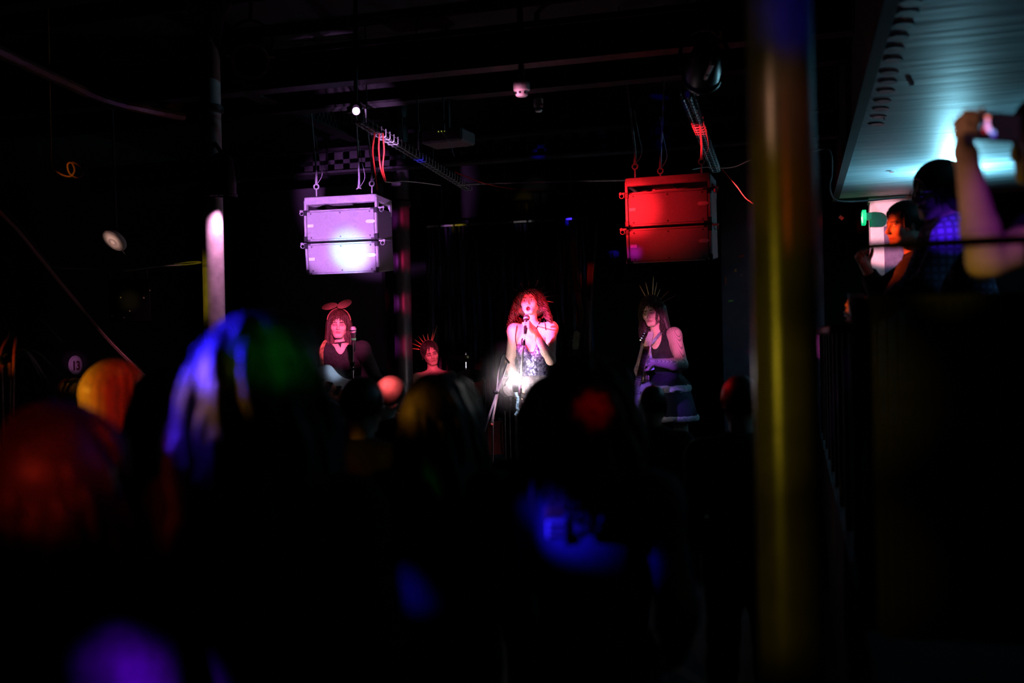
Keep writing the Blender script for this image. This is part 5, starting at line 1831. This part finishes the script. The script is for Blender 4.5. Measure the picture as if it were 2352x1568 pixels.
# drum kit
M_SHELL = mat('red_drum_shell', (0.45, 0.05, 0.04), rough=0.25, coat=0.6)
M_HEAD = mat('drum_head', (0.7, 0.65, 0.62), rough=0.6)
def drum(name, label, c, ax, r, L, legs=0, lugs=8):
    ax = nrm(ax)
    t = thing(name, label, 'drum', c, 'drum kit')
    MB().lathe(c, [(r, -L / 2), (r, L / 2)], ax, 32).build('shell', M_SHELL, t)
    for sx in (-1, 1):
        MB().lathe(c + ax * sx * L / 2, [(r * 0.97, -0.004), (r * 0.97, 0.004)], ax, 32).build('drum_head', M_HEAD, t)
        MB().lathe(c + ax * sx * (L / 2 - 0.005), [(r * 0.99, -0.014), (r * 1.05, -0.014), (r * 1.05, 0.014), (r * 0.99, 0.014)], ax, 32).build('hoop', M_CHROME, t)
    ref = np.cross(ax, [0.3, 0.9, 0.1])
    u = nrm(ref)
    v_ = np.cross(ax, u)
    for k in range(lugs):
        a = 2 * math.pi * k / lugs
        q = c + (u * math.cos(a) + v_ * math.sin(a)) * (r + 0.008)
        MB().cyl(q - ax * L * 0.42, q + ax * L * 0.42, 0.005, n=6).build('lug', M_CHROME, t)
    for k in range(legs):
        a = 2 * math.pi * k / legs + 0.3
        q = np.array([c[0] + math.cos(a) * r * 1.03, c[1] + math.sin(a) * r * 1.03, 0])
        MB().cyl((q[0], q[1], STAGE_Z), (q[0], q[1], c[2] + 0.05), 0.007, n=8).build('leg', M_CHROME, t)
    return t
cK = P(1040, 985, 9.4)
cK[2] = STAGE_Z + 0.28
drum('bass_drum', 'large red bass drum hidden behind the front rows', cK, -CF * np.array([1, 1, 0]), 0.28, 0.38)
cT = P(1082, 884, 9.6)
drum('tom_drum', 'red tom drum half hidden beside the singer', cT, UP * 0.9 - CF * 0.35, 0.13, 0.2, 3)
cF = P(1112, 960, 9.7)
cF[2] = STAGE_Z + 0.36
drum('floor_tom', 'red floor tom drum standing left of the lamp', cF, UP, 0.19, 0.36, 3)
cS = P(935, 940, 9.85)
drum('snare_drum', 'snare drum in front of the drummer', cS, UP * 0.95 - CF * 0.1, 0.17, 0.14, 3)
for q, ax, r, label in ((P(1070, 822, 10.05), UP * 0.97 - CF * 0.12 + CR * 0.2, 0.17, 'thin cymbal edge-on right of the drummer'),):
    t = thing('cymbal', label, 'cymbal', np.array([q[0], q[1], STAGE_Z]), 'drum kit')
    MB().lathe(q, [(r, -0.01), (r * 0.5, 0.0), (0.04, 0.008), (0.03, 0.03), (0.006, 0.036), (0.006, 0.034), (0.028, 0.027), (0.038, 0.005), (r * 0.5, -0.003), (r, -0.013)], ax, 36).build('plate', mat('bronze', (0.6, 0.35, 0.15), rough=0.3, metal=1.0), t)
    MB().cyl((q[0], q[1], STAGE_Z), q + UP * 0.05, 0.01, n=8).build('stand_tube', M_CHROME, t)
    for k in range(3):
        v = 2.1 * k + 1
        MB().tube([(q[0], q[1], STAGE_Z + 0.25), (q[0] + 0.22 * math.cos(v), q[1] + 0.22 * math.sin(v), STAGE_Z + 0.01)], 0.009, 7).build('leg', M_CHROME, t)
for cS2 in (cT,):
    pass

# spare guitar standing behind the singer, only its head shows
q = P(1321, 792, 9.2)
gt, _ = guitar('electric_guitar', 'spare guitar on a stand, its bright headstock right of the singer', q - UP * 0.62 + CR * -0.03, UP * 0.99 + CR * 0.05, -CF, mat('black_lacquer', (0.02, 0.02, 0.02), rough=0.2), M_WHITE, M_MAPLE, 1.0, 0.58, pegs=6)
gb = q - UP * 0.62
t = thing('guitar_stand', 'black stand under the spare guitar', 'stand', np.array([gb[0], gb[1], STAGE_Z]))
MB().tube([np.array([gb[0], gb[1] + 0.08, STAGE_Z + 0.02]), gb + np.array([0, 0.06, 0.25])], 0.01, 8).build('upright', M_BLACKP, t)
for sx in (-1, 1):
    MB().tube([gb + np.array([0, 0.07, -0.15]), np.array([gb[0] + sx * 0.16, gb[1] - 0.12, STAGE_Z + 0.012])], 0.009, 7).build('leg', M_BLACKP, t)
    MB().tube([gb + np.array([sx * 0.02, 0.07, -0.22]), gb + np.array([sx * 0.1, 0.05, -0.23]), gb + np.array([sx * 0.1, -0.05, -0.22])], 0.009, 7).build('cradle_arm', M_BLACKP, t)

# ---- guitarist on the right
dG = 8.3
HG = P(1497, 716, dG + 0.05)
RG = basis(-CF - CR * 0.5 - UP * 0.2, UP - CR * 0.10)
J = {'head': HG, 'N': P(1515, 772, dG + 0.1), 'P': P(1538, 892, dG + 0.12),
     'S': [P(1490, 790, dG + 0.22), P(1548, 768, dG + 0.0)],
     'E': [P(1470, 850, dG + 0.25), P(1567, 838, dG - 0.08)],
     'W': [P(1478, 868, dG + 0.0), P(1497, 831, dG - 0.3)]}
finish_joints(J, 1.0, STAGE_Z, -CF - CR * 0.5)
t = thing('person', 'guitarist in black with fishnet sleeves looking down', 'person', np.array([J['P'][0], J['P'][1], STAGE_Z]), 'band on stage')
M_NET = mat_lines('fishnet_skin', (0.72, 0.47, 0.4), (0.25, 0.15, 0.16), 42, 0.2)
S = Sdf()
torso_prims(S, J, 0.95, bust=0.9)
neck_prims(S, J, RG, 0.97)
head_prims(S, HG, RG, 0.98)
for i in (0, 1):
    arm_prims(S, J, i, 1.0, fat=1.15)
    leg_prims(S, J, i, 1.0)
hand_prims(S, J['W'][1], P(1475, 831, dG - 0.36) - J['W'][1], -UP * 0.3 + CF * 0.8, 1, 55, 1.0)
hand_prims(S, J['W'][0], J['W'][0] - J['E'][0], -CF * 0.5 + UP, 1, 50, 1.0)
def paint_g(c, fp=face_paint(HG, RG, 0.98, lids=True), J=J):
    out = fp(c)
    for i in (0, 1):
        for a, b in ((J['S'][i], J['E'][i]), (J['E'][i], J['W'][i])):
            d = b - a
            tt = np.clip(((c - a) @ d) / (d @ d), 0, 1)
            near = np.linalg.norm(c - a - tt[:, None] * d, axis=1) < 0.075
            out[near & (out == 0)] = 7
    return out
sdf_obj('body', S, 0.0055, FACE_M + [M_NET], t, paint_g)
S = Sdf()
Rt = torso_prims(S, J, 0.95, 0.011, bust=0.92)
for i in (0, 1):
    S.ell(J['S'][i] + (J['S'][i] - J['N']) * 0.25, 0.085, None, 0.02, True)
S.cap(J['N'] + UP * 0.05 + Rt[:, 1] * 0.03, J['N'] - UP * 0.04 + Rt[:, 1] * 0.1, 0.08, 0.06, 0.01, True)
S.ell(J['P'] - UP * 0.01, (0.185, 0.15, 0.14), basis(-CF, UP), 0.03)
S.half(J['P'] - UP * 0.1, -UP)
sdf_obj('vest_top', S, 0.007, BLACK, t)
# short skirt with furry trims
sk = MB().lathe(J['P'] - UP * 0.26, [(0.235, 0.0), (0.225, 0.05), (0.2, 0.15), (0.175, 0.24), (0.165, 0.3), (0.16, 0.3), (0.19, 0.15), (0.225, 0.0)], UP, 40).build('skirt', mat('navy_skirt', (0.02, 0.018, 0.05), rough=0.8), t)
M_FUR = mat('white_fur', (0.78, 0.74, 0.78), rough=0.95, var=0.15, scale=90, bump=1.0)
for z, r, hgt in ((0.0, 0.17, 0.03), (-0.245, 0.232, 0.022)):
    V = []
    n, m_ = 60, 10
    F = []
    for i in range(n):
        v = 2 * math.pi * i / n
        for k in range(m_):
            w_ = 2 * math.pi * k / m_
            rr = 1 + random.uniform(-0.18, 0.18)
            V.append(J['P'] + UP * (z + hgt * rr * math.sin(w_)) + np.array([math.cos(v), math.sin(v), 0]) * (r + 0.014 * rr * math.cos(w_)))
            F.append([i * m_ + k, ((i + 1) % n) * m_ + k, ((i + 1) % n) * m_ + (k + 1) % m_, i * m_ + (k + 1) % m_])
    m = MB()
    m._add(V, F)
    m.build('fur_trim', M_FUR, sk)
shoes(t, J, 0.95, STAGE_Z)
ho = sdf_obj('hair', hair_mass(HG, RG, 1.0, 0.16, 0.105, 0.05, -0.03, 0.008), 0.008, M_DKHAIR, t)
ln = hair_lines(HG, RG, 1.0, 420, 0.27, 0.008, 40, 0.2, 0.05, 0.45, seed=12, rad=(0.09, 0.108, 0.104), steps=14)
strands_obj('hair_strands', ln, np.linspace(0.005, 0.002, 14), M_DKHAIR, ho, 3)
spiked_band(t, HG, RG, 1.0, [P(x, y, dG + 0.08) for x, y in ((1469, 655), (1483, 648), (1501, 634), (1509, 648), (1516, 664), (1538, 666), (1554, 677))], back=-0.02)
cG = P(1458, 915, dG - 0.38)
axg = P(1489, 788, dG - 0.32) - cG
tg, RGG = guitar('electric_guitar', 'guitar held neck-up by the guitarist on the right', cG, axg, -CF * 0.9 - CR * 0.4, mat('plum_lacquer', (0.03, 0.015, 0.04), rough=0.3), M_BLACKP, M_MAPLE, 0.85, float(np.linalg.norm(axg)) - 0.03, head='pale', pegs=6)
st = [P(1497, 850, dG - 0.2), P(1489, 800, dG - 0.14), P(1500, 785, dG - 0.12), P(1514, 768, dG - 0.03), P(1524, 760, dG + 0.1), P(1530, 790, dG + 0.25)]
sp = spline(st, 6)
V, F = [], []
for i, q in enumerate(sp):
    V += [q - CR * 0.022 - CU * 0.008, q + CR * 0.022 + CU * 0.008]
    if i:
        F.append([2 * i - 2, 2 * i - 1, 2 * i + 1, 2 * i])
m = MB()
m._add(V, F)
m.build('strap', mat('pale_check_strap', (0.25, 0.3, 0.5), rough=0.6, col2=(0.6, 0.65, 0.75), scale=45), tg)

# ------------------------------------------------------------------ the crowd
M_BLOND = mat('blond_hair', (0.62, 0.42, 0.2), rough=0.45, var=0.25, scale=50, stretch=(1, 1, 0.1))
M_GREYH = mat('ash_brown_hair', (0.22, 0.18, 0.16), rough=0.45, var=0.3, scale=50, stretch=(1, 1, 0.1))
M_BLUEH = mat('dyed_hair', (0.02, 0.02, 0.022), rough=0.5, col2=(0.28, 0.28, 0.3), scale=15, stretch=(1, 1, 0.14))
M_BROWNH = mat('brown_hair', (0.12, 0.07, 0.05), rough=0.45, var=0.3, scale=50, stretch=(1, 1, 0.1))
M_DENIM = mat('denim', (0.07, 0.08, 0.14), rough=0.85, var=0.3, scale=120, bump=0.3)
M_JEANS = mat('dark_jeans', (0.02, 0.022, 0.035), rough=0.9, var=0.3, scale=80)
M_PALEJ = mat('pale_jacket', (0.35, 0.32, 0.36), rough=0.85, var=0.2, scale=40, bump=0.3)

crowd('person', 'blond haired woman turned right, lit amber, at the left', 272, 817, 3.75, -55, M_BLOND, DARK, M_JEANS, style='long', length=0.3, strands=220, vox=0.01)
crowd('person', 'dim fair haired person under the round 13 sign', 172, 862, 5.6, -10, M_BLOND, BLACK, M_JEANS, style='short', vox=0.013)
crowd('person', 'dark bobbed person at the lower left, nearest the viewer', 142, 912, 1.85, 8, M_DKHAIR, DARK, M_JEANS, style='long', length=0.22, strands=260, vox=0.009, vol=0.012, clumps=70)
crowd('person', 'curly haired person left of the blue-lit head', 400, 830, 3.0, 0, M_BROWNH, BLACK, M_JEANS, style='long', length=0.26, strands=260, curl=0.014, freq=60, vol=0.015, clumps=70)
tb5, J5, R5, s5 = crowd('person', 'tall long haired person whose hair glows blue and green', 598, 704, 1.98, 6, M_BLUEH, BLACK, M_JEANS, style='long', length=0.42, strands=420, vox=0.009, vol=0.028, drop=0.3, flare=0.035, clumps=70)
crowd('person', 'short dark haired person just below the bass guitar', 832, 858, 3.9, 0, M_DKHAIR, BLACK, M_JEANS, style='short', strands=120)
crowd('person', 'bald headed person lit red below the middle pillar', 893, 857, 5.3, -15, mat('shaved_hair', (0.4, 0.25, 0.2), rough=0.6), BLACK, M_JEANS, style='short', tilt=(-14, 25), vox=0.012)
crowd('person', 'ash haired person in front of the drummer', 1012, 847, 2.9, 0, M_GREYH, BLACK, M_JEANS, style='long', length=0.32, strands=320, vol=0.014, vox=0.01, clumps=70)
crowd('person', 'brown haired person half hidden left of the red flower', 1264, 856, 3.3, 10, M_BROWNH, BLACK, M_JEANS, style='long', length=0.3, strands=260, vol=0.012)
t9, J9, R9, s9 = crowd('person', 'long haired person in a patched denim vest wearing a red flower', 1352, 803, 2.62, 0, M_BROWNH, M_DENIM, M_JEANS, style='long', length=0.32, strands=420, vol=0.028, vox=0.01, drop=0.22, curl=0.012, freq=40, clumps=70)
crowd('person', 'short haired person in front of the guitarist skirt', 1500, 880, 5.4, 0, M_DKHAIR, BLACK, M_JEANS, style='short', strands=100, vox=0.012)
crowd('person', 'red-rimmed dark head beside the near pillar', 1700, 856, 4.1, 0, M_DKHAIR, BLACK, M_JEANS, style='short', strands=100)

# red flower in the hair
c = P(1362, 944, 2.5)
bk = J9['head'] - J9['F'] * 0.158
o_ = CM[:3, 3]
c = o_ + (c - o_) * (((bk - o_) @ J9['F']) / ((c - o_) @ J9['F']))
t = thing('hair_flower', 'red fabric flower pinned in long brown hair', 'flower', c)
M_PETAL = mat('red_petal', (0.75, 0.06, 0.04), rough=0.7, var=0.3, scale=60)
for ring, (n, r, tl) in enumerate(((7, 0.036, 0.25), (6, 0.024, 0.6), (4, 0.012, 1.0))):
    for k in range(n):
        a = 2 * math.pi * k / n + ring * 0.4
        o_ = CR * math.cos(a) + CU * math.sin(a)
        nn = nrm(-CF * 1.0 + o_ * tl * -0.6)
        MB().sphere(c + o_ * r - CF * 0.006 * ring, (0.019, 0.019, 0.006), 10, basis(o_, nn)[:, [0, 1, 2]]).build('petal', M_PETAL, t)
MB().sphere(c - CF * 0.022, 0.008, 8).build('flower_heart', mat('dark_red', (0.3, 0.02, 0.02)), t)

# denim vest details (patches lie on the back of person nine)
fw9 = J9['F']
for nm, x0, y0, x1, y1, col, lab in (('patch', 1254, 1165, 1300, 1186, (0.45, 0.2, 0.08), None), ('patch', 1256, 1191, 1302, 1236, (0.75, 0.75, 0.8), None), ('patch', 1320, 1160, 1376, 1228, (0.03, 0.03, 0.035), None), ('patch', 1300, 1110, 1400, 1148, (0.2, 0.05, 0.05), None)):
    d_ = 2.45
    m_ = mat('patch_%d_%d' % (x0, y0), col, rough=0.8)
    c = P((x0 + x1) / 2, (y0 + y1) / 2, d_)
    Rb = basis(-CF * np.array([1, 1, 0]), UP)
    w_, h_ = (x1 - x0) / FPX * d_, (y1 - y0) / FPX * d_
    # slide along the view ray until it lies on the jacket back
    back = J9['N'] * 0.55 + J9['P'] * 0.45 - fw9 * (0.118 * s9 + 0.02)
    o_ = CM[:3, 3]
    dv = c - o_
    k_ = ((back - o_) @ fw9) / (dv @ fw9)
    c = o_ + dv * k_ - fw9 * 0.006
    po = MB().box(c, (w_, 0.012, h_), Rb, 0.004).build(nm, m_, t9)
    if x0 == 1320:
        for j in range(4):
            MB().box(c + Rb @ np.array([-0.024 + 0.016 * j, 0.008, -0.003 * (j % 2)]), (0.011, 0.003, h_ * 0.62), Rb).build('printed_bar', mat('white_print', (0.8, 0.8, 0.82), rough=0.7), po, False)
    if x0 == 1256:
        for j in range(3):
            MB().box(c + Rb @ np.array([0, 0.008, 0.012 - 0.014 * j]), (w_ * 0.8, 0.003, 0.005), Rb).build('printed_bar', M_JEANS, po, False)

# ------------------------------------------------------------------ people on the gallery
def gallery_person(label, head, hf, J, shirt, hair, s=1.0, vox=0.008, fat=1.0, hands=((30, CF), (30, CF)), skin=SKIN, bare=(), style='short', sleeve_off=0.014, hu=UP, lids=False, vol=0.006, drop=None):
    R = basis(hf, hu)
    J['head'] = head
    finish_joints(J, s, GZ, hf * np.array([1, 1, 0]))
    t = thing('person', label, 'person', np.array([J['P'][0], J['P'][1], GZ]), 'people on the gallery')
    S = Sdf()
    torso_prims(S, J, s * 0.97)
    neck_prims(S, J, R, s)
    head_prims(S, head, R, s)
    for i in (0, 1):
        arm_prims(S, J, i, s, fat=fat)
        leg_prims(S, J, i, s)
        cu, n_, side = hands[i]
        dv = J['Wd'][i] if 'Wd' in J else J['W'][i] - J['E'][i]
        hand_prims(S, J['W'][i], dv, n_, side, cu, s)
    sdf_obj('body', S, vox * 0.8, [skin, LIP, BROW, LID, MOUTH, IRIS, EYEW], t, face_paint(head, R, s, lids=lids))
    S = Sdf()
    torso_prims(S, J, s, 0.016)
    for i in (0, 1):
        if i in bare:
            S.cap(J['S'][i], J['S'][i] + (J['E'][i] - J['S'][i]) * 0.3, 0.056 * s * fat + sleeve_off, 0.056 * s * fat + sleeve_off, 0.03)
        else:
            arm_prims(S, J, i, s, sleeve_off, fat)
    for i in (0, 1):
        if i not in bare:
            S.ell(J['W'][i], 0.055, None, 0.01, True)
    sdf_obj('shirt', S, vox, shirt, t)
    S = Sdf()
    S.ell(J['P'] - UP * 0.02, np.array([0.168, 0.125, 0.12]) * s + 0.006, None, 0.04)
    for i in (0, 1):
        leg_prims(S, J, i, s, 0.015, False)
    sdf_obj('trousers', S, vox * 1.4, M_JEANS, t)
    shoes(t, J, s, GZ)
    ho = sdf_obj('hair', hair_mass(head, R, s, drop if drop is not None else 0.03 if style == 'bowl' else 0.0, 0.085, 0.05 if style == 'bowl' else 0.062, -0.03, vol), vox * 0.8, hair, t)
    strands_obj('hair_strands', hair_lines(head, R, s, 220, 0.1 if style == 'bowl' else 0.05, 0.0, 10, 0.1, 0.07 if style == 'bowl' else 0.03, 0.5, seed=21), np.linspace(0.005, 0.002, 12), hair, ho)
    return t, R


# far man, red face, one hand raised
JA = {'N': P(2108, 590, 5.55), 'P': P(2160, 738, 5.6),
      'S': [P(2095, 618, 5.8), P(2092, 622, 5.4)],
      'E': [P(2015, 668, 5.85), P(2040, 700, 5.35)],
      'W': [P(1988, 612, 5.8), P(1990, 722, 5.3)],
      'Wd': [P(1972, 580, 5.78) - P(1988, 612, 5.8), P(1965, 715, 5.25) - P(1990, 722, 5.3)]}
gallery_person('far man on the gallery with a red-lit face and raised hand', P(2076, 517, 5.5), -CR * 0.93 - CF * 0.15 - UP * 0.12, JA, BLACK, M_DKHAIR, 1.0, 0.009, hands=((70, CR * 0.4 - CF, 1), (40, CF, 1)))
# middle person, glasses, check shirt, plastic cup
JB = {'N': P(2188, 510, 4.75), 'P': P(2235, 715, 4.85),
      'S': [P(2150, 540, 5.0), P(2180, 548, 4.55)],
      'E': [P(2095, 655, 5.05), P(2128, 650, 4.5)],
      'W': [P(2010, 722, 5.0), P(2000, 720, 4.7)],
      'Wd': [P(1980, 720, 5.0) - P(2010, 722, 5.0), P(1962, 702, 4.72) - P(2000, 720, 4.7)]}
M_CHECK = mat_lines('check_shirt', (0.25, 0.2, 0.42), (0.1, 0.08, 0.16), 9, 0.35, False, 0.85)
tBp, RBp = gallery_person('person in glasses and check shirt holding a clear cup on the gallery', P(2152, 442, 4.7), -CR * 0.92 - CF * 0.05 - UP * 0.12, JB, M_CHECK, M_DKHAIR, 1.06, 0.009, hands=((40, CF, 1), (65, CF * 0.9 + UP * 0.1, -1)), style='bowl', vol=0.016)
hB_ = P(2152, 442, 4.7)
gl = MB()
for sx in (-1, 1):
    ring = [hB_ + RBp @ (1.06 * np.array([sx * 0.033 + 0.024 * math.cos(v), 0.098, 0.0 + 0.021 * math.sin(v)])) for v in np.linspace(0, 2 * math.pi, 17)]
    gl.tube(ring, 0.0028, 6)
    gl.tube([hB_ + RBp @ (1.06 * np.array([sx * 0.057, 0.096, 0.004])), hB_ + RBp @ (1.06 * np.array([sx * 0.08, 0.0, 0.006]))], 0.0025, 6)
gl.tube([hB_ + RBp @ (1.06 * np.array([-0.01, 0.1, 0.004])), hB_ + RBp @ (1.06 * np.array([0.01, 0.1, 0.004]))], 0.0025, 6)
gl.build('glasses', M_CHROME, tBp)
# cup
c = P(1966, 706, 4.68)
t = thing('plastic_cup', 'clear plastic cup held at the gallery edge', 'cup', c - UP * 0.05)
MB().lathe(c, [(0.028, -0.06), (0.028, -0.055), (0.039, 0.065), (0.041, 0.067), (0.037, 0.065), (0.026, -0.052)], UP, 24).build('wall', mat('clear_cup', (0.6, 0.75, 0.85), rough=0.15, alpha=0.55, var=0.05), t)
MB().lathe(c, [(0.027, -0.05), (0.035, 0.03)], UP, 24).build('drink', mat('amber_drink', (0.4, 0.2, 0.06), rough=0.1, alpha=0.8), t)

# near person filming with a phone
JC = {'N': P(2505, 440, 2.9), 'P': P(2560, 770, 2.95),
      'S': [P(2470, 500, 3.15), P(2440, 520, 2.72)],
      'E': [P(2500, 680, 3.1), P(2264, 600, 2.66)],
      'W': [P(2450, 790, 2.9), P(2219, 355, 2.54)],
      'Wd': [P(2400, 830, 2.8) - P(2450, 790, 2.9), P(2193, 262, 2.47) - P(2219, 355, 2.54)]}
gallery_person('person at the right edge filming with a phone held high', P(2405, 325, 2.85), -CR * 0.45 + CF * 0.9 + UP * 0.02, JC, mat('navy_tee', (0.02, 0.02, 0.06), rough=0.9), M_DKHAIR, 1.0, 0.008, 1.12, hands=((60, -CR, 1), (58, CR * 0.9 - CF * 0.35, 1)), bare=(0, 1), style='bowl', vol=0.018, drop=0.12)
c = P(2282, 291, 2.54)
Rph = basis(-CF + CR * 0.18, CU + CR * 0.03)
t = thing('phone', 'phone showing a tiny bright picture of the stage', 'phone', c)
MB().box(c, (0.152, 0.009, 0.074), Rph, 0.004).build('case', M_BLACKP, t)
scr = MB().box(c + Rph @ np.array([0, 0.0048, 0]), (0.142, 0.002, 0.066), Rph).build('screen', mat('phone_screen', (0.01, 0.01, 0.012), rough=0.1, emis=(0.02, 0.01, 0.02), emis_s=0.3), t, False)
for k, (px, py, w_, h_, col, st_) in enumerate(((2239, 290, 0.012, 0.016, (0.15, 0.5, 0.8), 0.8), (2250, 299, 0.008, 0.018, (0.7, 0.02, 0.02), 0.7), (2258, 272, 0.014, 0.010, (1.0, 0.25, 0.2), 1.0), (2258, 288, 0.012, 0.03, (0.95, 0.4, 0.85), 1.0), (2263, 299, 0.012, 0.016, (0.8, 0.5, 1.0), 1.0), (2272, 306, 0.016, 0.014, (0.3, 0.4, 1.0), 0.9), (2274, 312, 0.014, 0.01, (0.1, 0.02, 0.5), 0.8))):
    ov = [(w_ / 2 * math.cos(v), h_ / 2 * math.sin(v)) for v in np.linspace(0, 2 * math.pi, 13)[:-1]]
    q = P(px + 4, py, 2.54)
    q = q + Rph[:, 1] * ((c - q) @ Rph[:, 1] + 0.0062)
    MB().prism(ov, q, Rph, 0.0006).build('picture_spot', mat('screen_spot_%d' % k, col, emis=col, emis_s=st_), scr, False)

# scattering ball added round the white lamp to stand in for its glare
ws = bpy.data.materials.new('glare_ball')
ws.use_nodes = True
nt = ws.node_tree
nt.nodes.remove(nt.nodes['Principled BSDF'])
vs = nt.nodes.new('ShaderNodeVolumeScatter')
vs.inputs['Color'].default_value = (0.95, 0.9, 0.92, 1)
vs.inputs['Anisotropy'].default_value = 0.1
tc = nt.nodes.new('ShaderNodeTexCoord')
ln_ = nt.nodes.new('ShaderNodeVectorMath')
ln_.operation = 'LENGTH'
nt.links.new(tc.outputs['Object'], ln_.inputs[0])
mr = nt.nodes.new('ShaderNodeMapRange')
mr.interpolation_type = 'SMOOTHERSTEP'
mr.inputs['From Min'].default_value = -0.1
mr.inputs['From Max'].default_value = 0.36
mr.inputs['To Min'].default_value = 0.8
mr.inputs['To Max'].default_value = 0.0
nt.links.new(ln_.outputs['Value'], mr.inputs['Value'])
nt.links.new(mr.outputs['Result'], vs.inputs['Density'])
nt.links.new(vs.outputs[0], nt.nodes['Material Output'].inputs['Volume'])
cw = P(1184, 869, 8.0)
me = MB().sphere((0, 0, 0), 0.36, 24).mesh('glare_ball', (0, 0, 0))
so = link('glare_ball', me, ws, None, cw)
tag(so, 'added scattering ball standing in for the glare of the dazzling lamp', 'smoke', kind='stuff')
